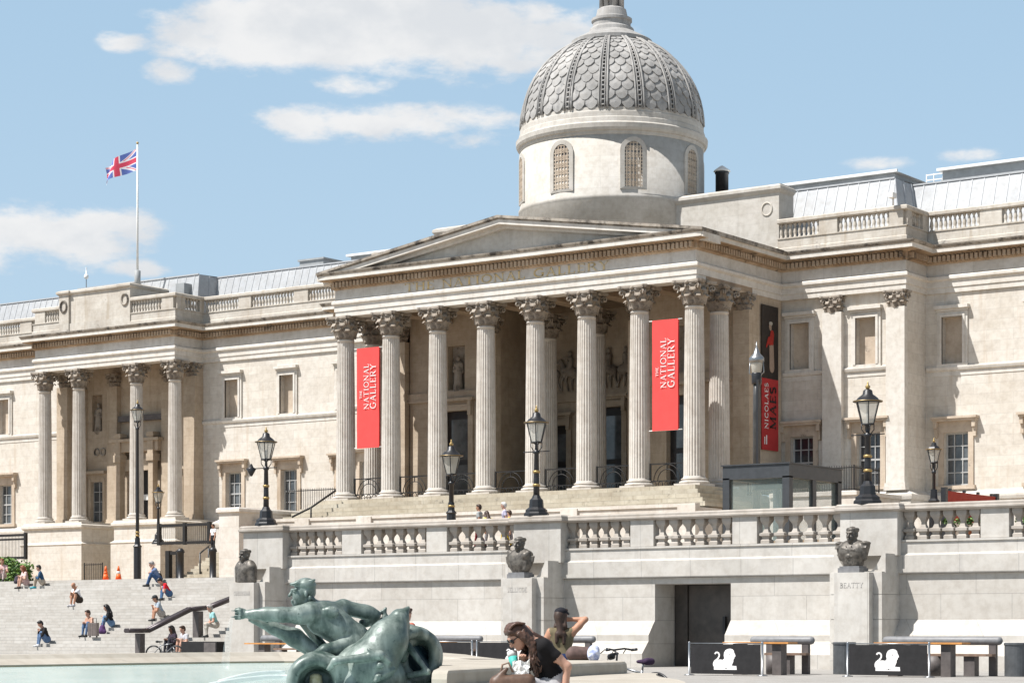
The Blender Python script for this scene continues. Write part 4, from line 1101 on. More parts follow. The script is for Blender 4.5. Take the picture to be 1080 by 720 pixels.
MB().lathe([(0,-.12),(.062,-.12),(.07,.0),(.062,.075),(.03,.10),(0,.10)],14,tuple(S(337,718,-.5)),fn=lambda a,z: 1+.1*cos(7*a)).build('spout', plain('limed_spout',(.55,.50,.36),.5,0,.5,9,.4,c2=(.32,.27,.14)), st)
P = [cap(S(385,720,-.1),S(385,745,-.1),s_(45),s_(55),0,.1), cap(S(345,735,-.2),S(430,735,0),s_(18),None,0,.1)]
sdf_obj('rock_base', P, .03, M['verd'], st)
P = [cap(S(396,648,.3),S(406,641,.3),s_(3),s_(1),0,.02), cap(S(404,652,.3),S(405,640,.3),s_(3),s_(1),0,.02), cap(S(395,660,.3),S(406,650,.3),s_(4),s_(2.5),0,.03)]
sdf_obj('tail_fin', P, .014, M['verd'], st)
# water jet falling from the hand
b = MB(); pts = [S(250,650,-.33)+V((-.012*t,0,-.0095*t*t)) for t in range(0,9)]
b.tube(pts, [.012+.005*i for i in range(9)], 7); b.build('water_jet', M['jet'], st)
# ================================================================== LETTERING
def arcp(cx,cy,rx,ry,a0,a1,n=12): return [(cx+rx*cos(R(a0+(a1-a0)*i/n)), cy+ry*sin(R(a0+(a1-a0)*i/n))) for i in range(n+1)]
TK, TN, SF = .15, .07, .055
def L_(*pts, w=TK): return (list(pts), w)
def sf(x, y, h=.13): return ([(x-h,y),(x+h,y)], SF)
FONT = {
 'T': (.8, [L_((.4,0),(.4,1)), L_((.02,.97),(.78,.97),w=TN), L_((.03,1),(.03,.8),w=SF), L_((.77,1),(.77,.8),w=SF), sf(.4,.03,.16)]),
 'H': (.9, [L_((.16,0),(.16,1)), L_((.74,0),(.74,1)), L_((.16,.52),(.74,.52),w=TN), sf(.16,.03),sf(.16,.97),sf(.74,.03),sf(.74,.97)]),
 'E': (.7, [L_((.17,0),(.17,1)), L_((.05,.97),(.62,.97),w=TN), L_((.05,.03),(.66,.03),w=TN), L_((.17,.52),(.5,.52),w=TN), L_((.61,1),(.61,.8),w=SF), L_((.65,0),(.65,.22),w=SF)]),
 'N': (.92, [L_((.14,0),(.14,1),w=TN), L_((.12,.98),(.78,.02)), L_((.78,0),(.78,1),w=TN), sf(.12,.03),sf(.1,.97,.1),sf(.78,.97)]),
 'A': (.86, [L_((.12,0),(.43,1),w=TN), L_((.42,1),(.74,0)), L_((.22,.34),(.62,.34),w=TN), sf(.11,.03,.1), sf(.75,.03,.13)]),
 'I': (.4, [L_((.2,0),(.2,1)), sf(.2,.03), sf(.2,.97)]),
 'O': (.96, [L_(*arcp(.48,.5,.39,.46,90,270)), L_(*arcp(.48,.5,.39,.46,-90,90))]),
 'L': (.68, [L_((.17,0),(.17,1)), L_((.05,.03),(.62,.03),w=TN), sf(.17,.97), L_((.61,0),(.61,.24),w=SF)]),
 'G': (.92, [L_(*arcp(.5,.5,.40,.46,55,320)), L_((.78,.08),(.78,.46)), sf(.76,.46,.13), L_((.75,.78),(.75,.98),w=SF)]),
 'R': (.84, [L_((.17,0),(.17,1)), L_((.06,.97),(.4,.97),w=TN), L_(*arcp(.4,.73,.24,.23,90,-90)), L_((.17,.5),(.4,.5),w=TN), L_((.42,.5),(.76,.02)), sf(.17,.03), sf(.76,.03,.08)]),
 'Y': (.84, [L_((.1,1),(.42,.5)), L_((.74,1),(.42,.5),w=TN), L_((.42,0),(.42,.5)), sf(.42,.03), sf(.12,.97,.12), sf(.72,.97,.12)]),
 'M': (1.08, [L_((.15,0),(.17,1),w=TN), L_((.16,1),(.54,.05)), L_((.92,1),(.54,.05),w=TN), L_((.92,0),(.92,1)), sf(.15,.03), sf(.92,.03)]),
 'S': (.64, [L_(*arcp(.32,.74,.22,.22,40,270)), L_(*arcp(.32,.26,.24,.24,90,-140))]),
 'C': (.86, [L_(*arcp(.5,.5,.40,.46,50,310)), L_((.76,.76),(.76,.96),w=SF)]),
 'J': (.5, [L_((.3,.1),(.3,1)), L_(*arcp(.16,.12,.14,.14,0,-120),w=TN), sf(.3,.97)]),
 'B': (.76, [L_((.17,0),(.17,1)), L_((.06,.97),(.4,.97),w=TN), L_(*arcp(.4,.75,.2,.21,90,-90)), L_((.17,.52),(.42,.52),w=TN), L_(*arcp(.42,.28,.24,.25,90,-90)), L_((.06,.03),(.42,.03),w=TN)]),
 'U': (.88, [L_((.16,.35),(.16,1)), L_(*arcp(.44,.34,.28,.31,180,360)), L_((.72,.35),(.72,1),w=TN), sf(.16,.97), sf(.72,.97)]),
 ' ': (.45, []),
}
def text(mb, s, org, right, up, height, length=None, depth=.012, weight=1.0):
    org, right, up = V(org), V(right).normalized(), V(up).normalized(); nrm = right.cross(up)
    tot = sum(FONT[c][0]+.1 for c in s)-.1
    sx = (length/tot) if length else height
    x = 0
    for c in s:
        w, strokes = FONT[c]
        for pts, t in strokes:
            t *= weight
            for (ax_,ay),(bx_,by) in zip(pts[:-1], pts[1:]):
                dx, dy = bx_-ax_, by-ay; l = math.hypot(dx,dy) or 1; nx, ny = -dy/l*t/2, dx/l*t/2
                ex, ey = (dx/l*.012, dy/l*.012) if len(pts) > 2 else (0,0)
                q = [(ax_-ex+nx,ay-ey+ny),(ax_-ex-nx,ay-ey-ny),(bx_+ex-nx,by+ey-ny),(bx_+ex+nx,by+ey+ny)]
                vs = [org+right*((x+u)*sx)+up*(v*height)+nrm*depth for u,v in q]+[org+right*((x+u)*sx)+up*(v*height)+nrm*.001 for u,v in q]
                mb.add(vs,[(0,1,2,3),(0,4,5,1),(1,5,6,2),(2,6,7,3),(3,7,4,0)])
        x += w+.1
X_, Z_ = V((1,0,0)), V((0,0,1))
b = MB(); text(b, 'THE NATIONAL GALLERY', (-78.15,99.888,20.58), X_, Z_, .46, 13.8, .03, .85)
b.build('lettering', M['giltletter'], gal, True)

# ================================================================== BANNERS AND FLAG
def banner(name, x0, x1, y, z0, z1, label):
    r = thing(name, ((x0+x1)/2,y,z0), label, 'banner', 'red banners between the portico columns')
    b = MB(); n = 40; m = 14; vs = []
    for j in range(n+1):
        for i in range(m+1):
            u, v = i/m, j/n
            vs.append((x0+(x1-x0)*u, y+.022*sin(v*5+u*3)*sin(u*PI)+.007*sin(v*19+u*9)+.006*sin(u*14+v*6), z0+(z1-z0)*v))
    b.add(vs, [(j*(m+1)+i, j*(m+1)+i+1, (j+1)*(m+1)+i+1, (j+1)*(m+1)+i) for j in range(n) for i in range(m)], 0, True)
    b.box(x0-.01,x1+.01,y+.085,y+.1,z0,z1)
    b.build('cloth', M['red'], r, True)
    p = MB()
    for z in (z0+.02,z1-.02): p.tube([(x0-.22,y+.06,z),(x1+.22,y+.06,z)],.03,6)
    p.build('rod', M['white'], r, True)
    t = MB(); w = x1-x0; yy = y-.037
    text(t,'NATIONAL',(x0+w*.56,yy,z0+2.22),Z_,-X_,w*.225,2.62,.014,.7)
    text(t,'GALLERY',(x0+w*.88,yy,z0+2.22),Z_,-X_,w*.265,2.60,.014,.7)
    text(t,'THE',(x0+w*.255,yy,z0+2.85),Z_,-X_,w*.10,.48,.02,.9)
    t.build('lettering', M['letter'], r, True)
banner('banner', -81.86, -80.22, 100.1, 11.88, 17.65, 'left red gallery banner hanging beside the first portico column')
banner('banner', -61.80, -60.22, 100.1, 11.84, 17.65, 'right red gallery banner hanging beside the last portico column')
r = thing('exhibition_banner', (-58.9,107.7,11.2), 'tall dark and red exhibition banner on the shaded portico side wall', 'banner')
b = MB(); b.box(-58.96,-58.92,106.78,108.62,15.1,19.1); b.build('picture_panel', plain('dark_picture',(.03,.022,.018),.6,0,.4,3), r, True)
b = MB(); b.box(-58.96,-58.915,106.78,108.62,11.2,15.1); b.build('text_panel', plain('dull_red_cloth',(.42,.045,.045),.8,0,.1,2,.1), r, True)
b = MB(); text(b,'NICOLAES',(-58.90,107.42,12.35),Z_,(0,-1,0),.38,2.5,.015,.9); b.box(-58.90,-58.89,107.0,107.08,11.5,11.9); b.box(-58.90,-58.89,107.2,107.3,11.5,12.0); b.build('lettering', M['letter'], r, True)
b = MB(); text(b,'MAES',(-58.90,108.3,12.35),Z_,(0,-1,0),.66,2.35,.015,1.1); b.build('lettering', M['blackletter'], r, True)
P = [cap((0,.2,-1.6),(0,.15,-.3),.34,.3,1,.1), cap((0,.1,.0),(0,.25,.55),.32,.26,0,.1), ell((0,-.02,1.0),(.05,.2,.26),1,.04), cap((0,-.2,.2),(0,-.55,-.3),.16,.1,0,.05), ell((0,.05,1.22),(.06,.26,.14),2,.03)]
for i_, p in enumerate(P):
    pass
fig = sdf_obj('painted_figure', P, .05, [cloth((.38,.04,.03)), cloth((.36,.27,.21)), cloth((.45,.42,.36))], r, (0,0,5.9))
fig.scale = (.06,.8,.85)

fx = onY(145, 111.0)
r = thing('flagpole', (fx,111.0,25.0), 'white flagpole on a grey socket above the left pavilion', 'flagpole')
MB().lathe([(.085,1.0),(.075,5),(.055,10.0)],12).build('pole', M['white'], r)
MB().lathe([(.22,0),(.22,1.25),(.12,1.3)],12).build('socket', M['fascia'], r)
MB().lathe([(0,10.0),(.09,10.06),(.09,10.14),(0,10.2)],10).build('finial', M['gold'], r)
fb, fr_, fw = plain('flag_blue',(.10,.15,.42),.8,0,.05), plain('flag_red',(.62,.06,.11),.8,0,.05), plain('flag_white',(.78,.74,.76),.8,0,.03)
b = MB(); nu, nv = 72, 36; Lx, Hz = 3.3, 1.5; vs = []
for j in range(nv+1):
    for i in range(nu+1):
        u, v = i/nu, j/nv
        px_ = -(.08+Lx*u*.80); dz = -1.25*u**1.15*(1-.25*v)+(v-.5)*Hz*(1-.42*u)
        vs.append((px_*CC+ .28*sin(u*7+v*1.5)*u*SS, px_*SS*.8+.38*sin(u*7.5+v*1.2)*u, 8.95+dz))
def ujk(u, v):
    x, y = u*2-1, (v*2-1)
    ax_, ay = abs(x)*2, abs(y)
    if abs(y) < .2 or abs(x)*2 < .2: return 1
    if abs(y) < .33 or abs(x)*2 < .33: return 2
    d = abs(abs(x)-abs(y))*.9
    if d < .13: return 1 if (( (abs(x)-abs(y)) > 0) == (x*y > 0)) and d < .075 else 2
    if d < .16: return 2
    return 0
o = len(b.v)
b.v.extend(vs)
for j in range(nv):
    for i in range(nu):
        b.f.append([j*(nu+1)+i, j*(nu+1)+i+1, (j+1)*(nu+1)+i+1, (j+1)*(nu+1)+i]); b.m.append(ujk((i+.5)/nu,(j+.5)/nv)); b.s.append(True)
fl = b.build('flag', [fb,fr_,fw], None, loc=(fx,111.0,25.0)); tag(fl,'red white and blue national flag streaming left from the rooftop pole','flag')
r = thing('roof_antenna', (onY(91,115), 115, 25.8), 'thin antenna with a small white globe on the left roof', 'antenna')
MB().tube([(0,0,0),(0,0,2.1)],.035,6).build('mast', M['steel'], r); MB().lathe([(0,1.2),(.16,1.3),(.17,1.45),(.1,1.6),(0,1.62)],10).build('globe', M['white'], r)
r = thing('roof_rail', (onY(12,119),119,26), 'light metal safety rail standing on the far left roof', 'railing')
b = MB(); b.tube([(-6,0,.35),(2.2,0,.35)],.03,5)
for x in (-6,-3.8,-1.6,.4,2.2): b.tube([(x,0,-.3),(x,0,.35)],.03,5)
b.build('rail', M['steel'], r)
r = thing('roof_ladder', (onY(985,117),117,26.3), 'small white access frame on the right hand roof', 'ladder')
b = MB()
for x in (-.45,.0,.55): b.bar((x,0,0),(x,0,.95-.2*(x>0)),.05)
for z in (.3,.6,.9): b.bar((-.45,0,z),(.55,0,z),.06)
b.bar((0,0,.1),(.55,.6,.9),.06); b.build('frame', M['white'], r)
r = thing('security_camera', (onY(942,108.9),108.9,24.05), 'white security camera on the right roof balustrade corner', 'camera')
MB().box(-.12,.16,-.4,.1,.35,.62).build('housing', M['white'], r); MB().tube([(0,0,0),(0,0,.4)],.05,6).build('bracket', M['white'], r)

# ================================================================== GROUND, TERRACE, STEPS
b = MB(); b.add([(-900,-300,0),(900,-300,0),(900,1500,0),(-900,1500,0)],[(0,1,2,3)])
tag(b.build('ground', M['plaza']), kind='structure')
ZL, ZU = 4.0, 4.6
b = MB(); b.box(-400,-63.0,82.6,400,.02,ZL); tag(b.build('lower_terrace', M['terrace']), kind='structure')
b = MB(); b.box(-63.0,300,71.7,400,.02,ZU); tag(b.build('upper_terrace', M['terrace']), kind='structure')
steps = []; y, z, RZ = 69.3, 0.0, ZL/27
for nr, land in ((7,1.3),(10,1.3),(10,0)):
    for k in range(nr):
        z += RZ; steps.append((y, z)); y += .405
    y += land
prof = [(82.8,0.01),(steps[0][0],.01)]
for i, (yy, zz) in enumerate(steps):
    prof += [(yy, zz)]
    ny = steps[i+1][0] if i+1 < len(steps) else 82.8
    prof.append((ny, zz))
b = MB(); b.prism_x(prof, -160, -62.75); tag(b.build('steps', M['stair']), kind='structure')
def zstep(x, yfeet):
    best = None
    for yy, zz in [(68.9,0.0)]+steps:
        p = (x-540)/FP; d = (yy-.2)/(p*SS+CC); py = HOR-(zz-EYE)*FP/d
        if best is None or abs(py-yfeet) < best[0]: best = (abs(py-yfeet), yy, zz)
    return best[1], best[2]
# ---------------------------------------------------------------- terrace wall
PX = (-61.95, -48.1, -34.25, -20.4)
tw = thing('terrace_wall', (-40,70,0), 'long pale granite terrace wall with a balustrade and dark doorway', 'wall')
YWL = 70.0
LOW = [(-1.5,0),(.9,0),(.9,.49),(.45,.95),(.45,1.17),(0,1.71),(0,3.27),(-1.5,3.27)]
b = MB()
for x0, x1 in ((-62.9,-43.1),(-39.9,-8)): b.sweep(LOW, [(x0,YWL),(x1,YWL)])
b.box(-43.1,-39.9,70.004,71.45,3.04,3.265)
b.build('wall_face', M['granite'], tw, True)
b = MB()
b.sweep([(-1.2,3.28),(.13,3.28),(.15,3.32),(.15,3.9),(.05,3.97),(.05,4.34),(.10,4.36),(.10,4.43),(-.9,4.46)], [(-62.9,71.2),(-62.9,YWL),(-8,YWL)])
b.build('band_course', M['granite_trim'], tw, True)
b = MB()
b.sweep([(-.48,5.40),(.06,5.40),(.16,5.47),(.16,5.52),(.12,5.55),(.12,5.62),(.06,5.67),(-.44,5.67),(-.48,5.40)], [(-62.9,YWL),(-8,YWL)])
for c in PX: b.sweep([(-.6,5.402),(.0,5.402),(.12,5.47),(.12,5.54),(.08,5.56),(.08,5.64),(.02,5.69),(-.9,5.69)], [(c-1.12,70.4),(c-1.12,69.55),(c+1.12,69.55),(c+1.12,70.4)])
b.build('handrail', M['granite_dark'], tw, True)
b = MB()
dies = []
for c in PX:
    b = MB(); b.box(c-1.08,c+1.08,69.6,70.45,3.9,5.41)
    dies.append((c-1.08,c+1.08))
    b.build('die', M['granite_trim'], tw, True)
    for off in (4.45,8.78): MB().box(c+off-.5,c+off+.5,69.97,70.4,4.44,5.41).build('die', M['granite_trim'], tw, True); dies.append((c+off-.5,c+off+.5))
dies.sort(); bp = None
bprof = [(.19,0),(.19,.10),(.13,.16),(.15,.24),(.225,.27),(.225,.36),(.13,.39),(.085,.5),(.08,.58),(.115,.68),(.185,.78),(.205,.86),(.2,.97)]
for (a0,a1),(c0,c1) in zip(dies[:-1], dies[1:]):
    n = 6
    for k in range(n):
        x = a1+(c0-a1)*(k+.5)/n
        if bp is None:
            m_ = MB(); m_.lathe([(r_*1.28, z_) for r_, z_ in bprof], 4, (0,0,0), 0, False, rot=PI/4); bp = m_.build('baluster', M['granite_dark'], tw); o = bp
        else: o = bp.copy(); COL.objects.link(o)
        o.location = (x+40, .2, 4.44); 
# pedestals
NAMES = ['CUNNINGHAM','JELLICOE','BEATTY','']
for c, nm in zip(PX, NAMES):
    p = MB()
    p.box(c-.66,c+.66,68.3,68.62,0,3.3)
    for z0,z1 in ((0,.9),(.92,1.7),(1.72,2.55),(2.57,3.3)): p.box(c-.98,c+.98,68.62,70,z0,z1); p.box(c-.95,c+.95,68.66,70,z1-.01,z1+.03)
    arc = [(.98,3.3),(.98,3.95),(.86,3.95)]+[(.86-.42*sin(R(a)), 3.36+.55*(1-sin(R(a)))**1.4) for a in range(15,91,15)]
    poly = [(c+x, z) for x, z in arc]+[(c-x, z) for x, z in arc[::-1]]
    p.prism_y(poly, 68.9, 69.9)
    pd = p.build('pedestal', M['granite_trim'], tw, True)
    if nm:
        t = MB(); text(t, nm, (c-.44,68.298,2.78), X_, Z_, .17, .88, .006); t.build('inscription', plain('worn_letters',(.44,.42,.395),.9,0,.1), pd, True)
# doorway
b = MB(); b.box(-43.0,-42.5,71.32,71.42,0,3.04).box(-42.45,-40.55,71.36,71.4,.05,3.0).box(-40.5,-39.9,71.34,71.42,.0,3.04)
b.box(-43.1,-39.9,71.43,71.5,0,3.05)
d = b.build('door', M['bronzedoor'], tw, True)
MB().box(-40.95,-40.85,71.24,71.34,1.2,1.85).build('handle', M['iron'], d, True)
bust(PX[0]-.15, 68.72, 3.3, 'dark bronze bare headed bust on the left pedestal beside the steps', 'bare', -10)
bust(PX[1]-.15, 68.72, 3.3, 'dark bronze bust wrapped in a draped cloak on the middle pedestal', 'draped', -4)
bust(PX[2]-.15, 68.72, 3.3, 'dark bronze bust in uniform with epaulettes on the right pedestal', 'uniform', -4)

# ---------------------------------------------------------------- fountain basin
fb_ = thing('fountain_basin', (-24,28,0), 'wide stone fountain basin filled with pale turquoise water', 'fountain')
inner = [(-28.7,-8),(-28.7,31.2),(-28.3,32.4),(-27.3,33.2),(-26.1,33.0),(-23.8,30.6),(-21.6,28.0),(-19.9,26.1),(-19.3,25.55)]
b = MB(); b.sweep([(.02,.3),(.02,.735),(-.3,.83),(-.42,.9),(-.95,.9),(-1.0,.86),(-1.0,0)], inner)
b.build('coping', M['coping'], fb_, True)
b = MB(); b.sweep([(.03,.60),(.03,.722),(.0,.722)], inner); b.build('wet_lip', M['coping_wet'], fb_, True)
slab = [(-14.0,18.6),(-14.9,21.3),(-15.75,23.8),(-15.95,24.6),(-16.05,25.2),(-16.3,25.75),(-16.8,26.15),(-17.5,26.3),(-19.9,26.7),(-19.35,25.5),(-18.3,24.1),(-17.1,22.5),(-15.4,20.3),(-14.2,18.6)]
b = MB(); n = len(slab); cx_, cy_ = -17.0, 24.0
rings = []
for sc_, z in ((1.0,.005),(1.0,.80),(.995,.86),(.98,.89),(.95,.90)): rings.append([(cx_+(x-cx_)*sc_, cy_+(y-cy_)*sc_, z) for x, y in slab])
b.add(sum(rings,[]), [(j*n+i, j*n+(i+1)%n, (j+1)*n+(i+1)%n, (j+1)*n+i) for j in range(4) for i in range(n)]+[tuple(range(4*n,5*n))])
b.build('coping_slab', M['coping'], fb_, True)
led = [(-16.4,25.9),(-16.0,24.5),(-14.9,21.2),(-14.1,18.8),(-12.3,20.6),(-12.9,21.6),(-13.6,22.6),(-14.5,23.7),(-15.0,24.4),(-15.5,25.2),(-15.9,25.9)]
MB().prism(led, 0.005, .735).build('seat_ledge', M['coping'], fb_, True)
led = [(-14.55,18.85),(-13.4,17.4),(-11,12),(-9,6),(-7.5,0),(-5,0),(-6.5,8),(-8.8,14),(-11.0,18.4),(-12.25,20.55)]
MB().prism(led, 0.005, .60).build('lower_step', M['coping'], fb_, True)
wl = [(-28.8,-8),(-28.8,31.4),(-28.3,32.6),(-27.3,33.3),(-26.0,33.1),(-19.6,26.2),(-18.2,24.3),(-17.0,22.8),(-15.2,20.5),(-14.0,18.5),(-13.6,17.3),(-11.2,12),(-9.2,6),(-8,-8)]
b = MB(); b.add([(x,y,.70) for x,y in wl],[tuple(range(len(wl)))[::-1]]); tag(b.build('water', M['water']), kind='structure')
b = MB()                       # foam streaks where jets fall into the basin
for (x0,y0,x1,y1,hh) in ((222,719,330,711,6),(232,716,300,706,5)):
    pts = []
    for i in range(13):
        t = i/12; x = x0+(x1-x0)*t; yy = y0+(y1-y0)*t-hh*sin(PI*t)*.6
        d = .55*FP/(yy-HOR); q = atd(x, d); pts.append((q[0],q[1],.72))
    b.tube(pts, .03, 6)
tag(b.build('water_foam', M['foam']), kind='stuff')

# ---------------------------------------------------------------- lamps
def lantern(r, z, s=1.0, round_top=True):
    """conical glazed lantern, bottom at z"""
    w0, w1, h = .20*s, .38*s, .68*s
    n = 6
    MB().lathe([(w0,z),(w1,z+h)], n, smooth=False).build('glass', M['lampglass'], r)
    f = MB()
    for k in range(n):
        a = 2*PI*k/n; f.bar((w0*cos(a),w0*sin(a),z),(w1*cos(a),w1*sin(a),z+h),.03*s)
    f.lathe([(w0+.02,z-.04),(w0+.03,z),(w0,z+.03)], n, smooth=False)
    f.lathe([(w1-.02,z+h-.02),(w1+.08*s,z+h),(w1+.08*s,z+h+.04*s),(w1-.02,z+h+.06*s),(w1*.78,z+h+.14*s),(w1*.42,z+h+.24*s),(w1*.36,z+h+.36*s),(w1*.2,z+h+.40*s)], 14 if round_top else 6, smooth=round_top)
    f.build('lantern_frame', M['iron'], r)
    g = MB(); g.lathe([(0,z+h+.38*s),(.06*s,z+h+.42*s),(.085*s,z+h+.48*s),(.03*s,z+h+.54*s),(.03*s,z+h+.58*s),(.0,z+h+.66*s)], 10)
    g.tube([( (w1+.07*s)*cos(2*PI*k/14),(w1+.07*s)*sin(2*PI*k/14),z+h+.02*s) for k in range(14)],.016*s,5,closed=True)
    g.build('finial', M['gold'], r)
    MB().lathe([(.03*s,z),(.05*s,z+.2*s),(.045*s,z+.34*s),(0,z+.4*s)],8).build('bulb', M['white'], r)
def lamp(x, y, z, H, label, s=1.0, arm=False, plinth=True, bands=(.42,.6), round_top=True):
    r = thing('street_lamp', (x,y,z), label, 'lamp post', 'black iron lamp posts')
    lh = 1.30*s; zb = H-lh
    p = MB()
    if plinth: p.lathe([(.46*s,0),(.46*s,.1),(.40*s,.16),(.40*s,.24),(.27*s,.34),(.25*s,.62),(.17*s,.70),(.13*s,.80)], 8, smooth=False)
    else: p.lathe([(.20,0),(.20,1.7),(.24,1.75),(.15,1.85),(.13,2.2)], 8, smooth=False)
    p.lathe([(.12*s,.7),(.105*s,zb*.5),(.085*s,zb-.45),(.12*s,zb-.42),(.12*s,zb-.34),(.06*s,zb-.3),(.05*s,zb-.1),(.14*s,zb-.02)], 14)
    if arm:
        p.tube([(-.55*s,0,zb-.36),(.55*s,0,zb-.36)],.022,6)
        for k in (-1,1): p.lathe([(0,-.03),(.035,0),(0,.03)],6,(k*.55*s,0,zb-.36))
    for k in range(4):
        a = PI/4+k*PI/2; p.tube([(.1*s*cos(a),.1*s*sin(a),zb-.32),(.2*s*cos(a),.2*s*sin(a),zb-.18),(.2*s*cos(a),.2*s*sin(a),zb)],.018,5)
    p.build('post', M['iron'], r)
    g = MB()
    for t in bands: g.lathe([(.11*s,zb*t-.05),(.135*s,zb*t-.03),(.135*s,zb*t+.03),(.11*s,zb*t+.05)],12)
    g.build('gilt_band', M['gold'], r)
    lantern(r, zb, s, round_top)
    return r
lamp(PX[0]-.13, 69.95, 5.69, 4.12, 'black lamp post with a camera arm on the left wall pier', 1.03, True)
lamp(PX[1]-.27, 69.95, 5.69, 4.2, 'black gilt banded lamp post on the middle wall pier', 1.06, True)
lamp(PX[2]-.2, 69.95, 5.69, 4.22, 'black gilt banded lamp post on the right wall pier', 1.12, True)
def mini(px_, yt, Y, z, label, s, **k): 
    X = onY(px_, Y); return lamp(X, Y, z, zat(px_, yt, Y)-z, label, s, **k)
mini(476, 464, 76, ZU, 'small black lamp post on the terrace in front of the third column', 1.12, plinth=False)
mini(145, 422, 84, ZL, 'very tall slim black lamp post at the top of the steps', .85, plinth=False, bands=(.28,.3))
mini(985, 462, 80, ZU, 'small black lamp post on the terrace near the red canvas at right', .72, plinth=False, bands=(), round_top=False)
mini(167, 510, 104, 6.9, 'small black lamp post behind the iron gate by the side pavilion', .92, plinth=True, bands=(), round_top=False)
X = onY(798, 85); H = zat(798,360,85)-ZU
r = thing('pale_lamp_post', (X,85,ZU), 'tall pale lamp post with a silver lantern beside the exhibition banner', 'lamp post')
MB().lathe([(.19,0),(.16,H-2.6),(.13,H-1.42)],14).build('post', M['silverpost'], r)
b = MB()
for z in (H*.30,H*.80): b.lathe([(.2,z),(.22,z+.05),(.22,z+.45),(.2,z+.5)],14)
b.bar((.14,-.16,H*.33),(.14,-.16,H*.82),.09); b.build('cable_box', M['iron'], r)
b = MB(); b.lathe([(.13,H-1.45),(.2,H-1.38),(.25,H-1.0),(.25,H-.9)],16); b.build('glass', M['lampglass'], r)
b = MB(); b.lathe([(.27,H-.92),(.33,H-.88),(.33,H-.72),(.28,H-.66),(.16,H-.54),(.09,H-.36),(.03,H-.22),(.02,H)],16); b.tube([(.1,0,H-1.55),(.36,0,H-1.35),(.32,0,H-.86)],.025,5); b.tube([(-.1,0,H-1.55),(-.36,0,H-1.35),(-.32,0,H-.86)],.025,5); b.build('lantern_frame', M['steel'], r)
# security camera on the left pier lamp's arm
r = thing('pier_camera', (PX[0]-.78,69.75,9.05-.95), 'black camera housing hanging from the left pier lamp arm', 'camera')
MB().lathe([(.04,-.32),(.22,0),(.1,.05),(.03,.2)],10).build('housing', M['iron'], r)

# ---------------------------------------------------------------- railings
def rail_fence(name, pts, z0, z1, label, cat='railing', pitch=.14, top=.05, group=None, post=.06, bar=.022, mid=False):
    c = V(pts[0]); r = thing(name, (c.x,c.y,z0), label, cat, group)
    b = MB()
    for p, q in zip(pts[:-1], pts[1:]):
        p, q = V((*p,0)), V((*q,0)); L = (q-p).length; d = (q-p)/L; n = max(2,int(L/pitch))
        up = V((0,0,1))
        for zz in ((z1-.02),(z0+.12)): b.bar(p+up*zz, q+up*zz, top)
        if mid: b.bar(p+up*(z1-.3), q+up*(z1-.3), top*.8)
        for k in range(n+1): b.bar(p+d*L*k/n+up*z0, p+d*L*k/n+up*(z1+(.0 if top>.06 else .1)), bar)
    b.build('bar_panel', M['iron2'], r, True)
    for e in pts: MB().bar(V((*e,z0)), V((*e,z1+.12)), post).build('post', M['iron2'], r, True)
    return r
# guards between the portico columns
rail0 = None
for i in range(7):
    x0, x1 = XC[i]+.66, XC[i+1]-.66; lab = ['first','second','third','fourth','fifth','sixth','last'][i]+' iron guard rail from the left between the portico columns'
    if rail0 is None:
        w = x1-x0; rail0 = thing('guard_rail', ((x0+x1)/2,100.45,Z0), lab, 'railing', 'iron guard rails between the portico columns')
        b = MB(); h = w/2
        for x in (-h,h): b.bar((x,0,0),(x,0,1.32),.075)
        b.bar((-h,0,1.28),(h,0,1.28),.06); b.bar((-h,0,.38),(h,0,.38),.045); b.bar((-h,0,.06),(h,0,.06),.045)
        for rr in (.82,.58): b.tube([(rr*cos(PI*t/12),0,.38+rr*1.05*sin(PI*t/12)) for t in range(13)],.026,5)
        b.bar((0,0,.95),(0,0,1.28),.04)
        n = 5
        for k in range(n): cx = -h+w*(k+.5)/n; b.tube([(cx+.14*cos(PI*t/5),0,.22+.14*sin(PI*t/5)) for t in range(10)],.024,5,closed=True)
        b.build('iron_pattern', M['iron2'], rail0)
    else: dup(rail0, ((x0+x1)/2,100.45,Z0), None, lab)
# side stairs of the portico (right end, left end)
rail_fence('railing', [(-58.0,103.6),(-51.8,103.6),(-51.8,106.5)], 8.5, 9.75, 'iron railing on the landing right of the portico')
rail_fence('railing', [(-90.2,103.6),(-85.9,103.6)], 8.5, 9.9, 'iron railing on the landing left of the portico')
r = thing('handrail', (-88.5,96.8,7.2), 'sloping dark handrail rising left of the portico steps', 'railing')
b = MB(); a0 = (onY(308,96.6),96.6,zat(308,545,96.6)); a1 = (onY(328,96.9),96.9,zat(328,535,96.9)); a2 = (onY(354,98.6),98.6,zat(354,517,98.6))
b.tube([a0,a1,a2],.06,6); b.tube([(a1[0],a1[1],a1[2]-1),a1],.05,6); b.build('rail', M['iron2'], r, True)
rail_fence('area_railing', [(onY(-30,104),104),(onY(27,104),104)], zat(10,590,104), zat(10,564,104), 'iron railing with a heavy top rail behind the hedge', top=.16, post=.2, mid=True)
rail_fence('area_railing', [(onY(168,102.5),102.5),(onY(195,102.5),102.5),(onY(221,102.5),102.5)], zat(195,574,102.5), zat(195,553,102.5), 'upper iron railing above the side entrance steps', top=.17, post=.22, pitch=.17)
rail_fence('iron_gate', [(onY(89,107),107),(onY(108,107),107)], 4.05, 5.85, 'pointed iron gate in the recess between the pavilion plinths', 'gate', pitch=.17)
rail_fence('iron_gate', [(onY(178,97),97),(onY(189,97),97)], 4.0, 6.0, 'open black iron gate leaf beside the side entrance steps', 'gate', top=.2, post=.3)
r = thing('gate_post', (onY(224.5,95.5),95.5,ZL), 'stout black iron gate post with a moulded foot by the guard', 'post')
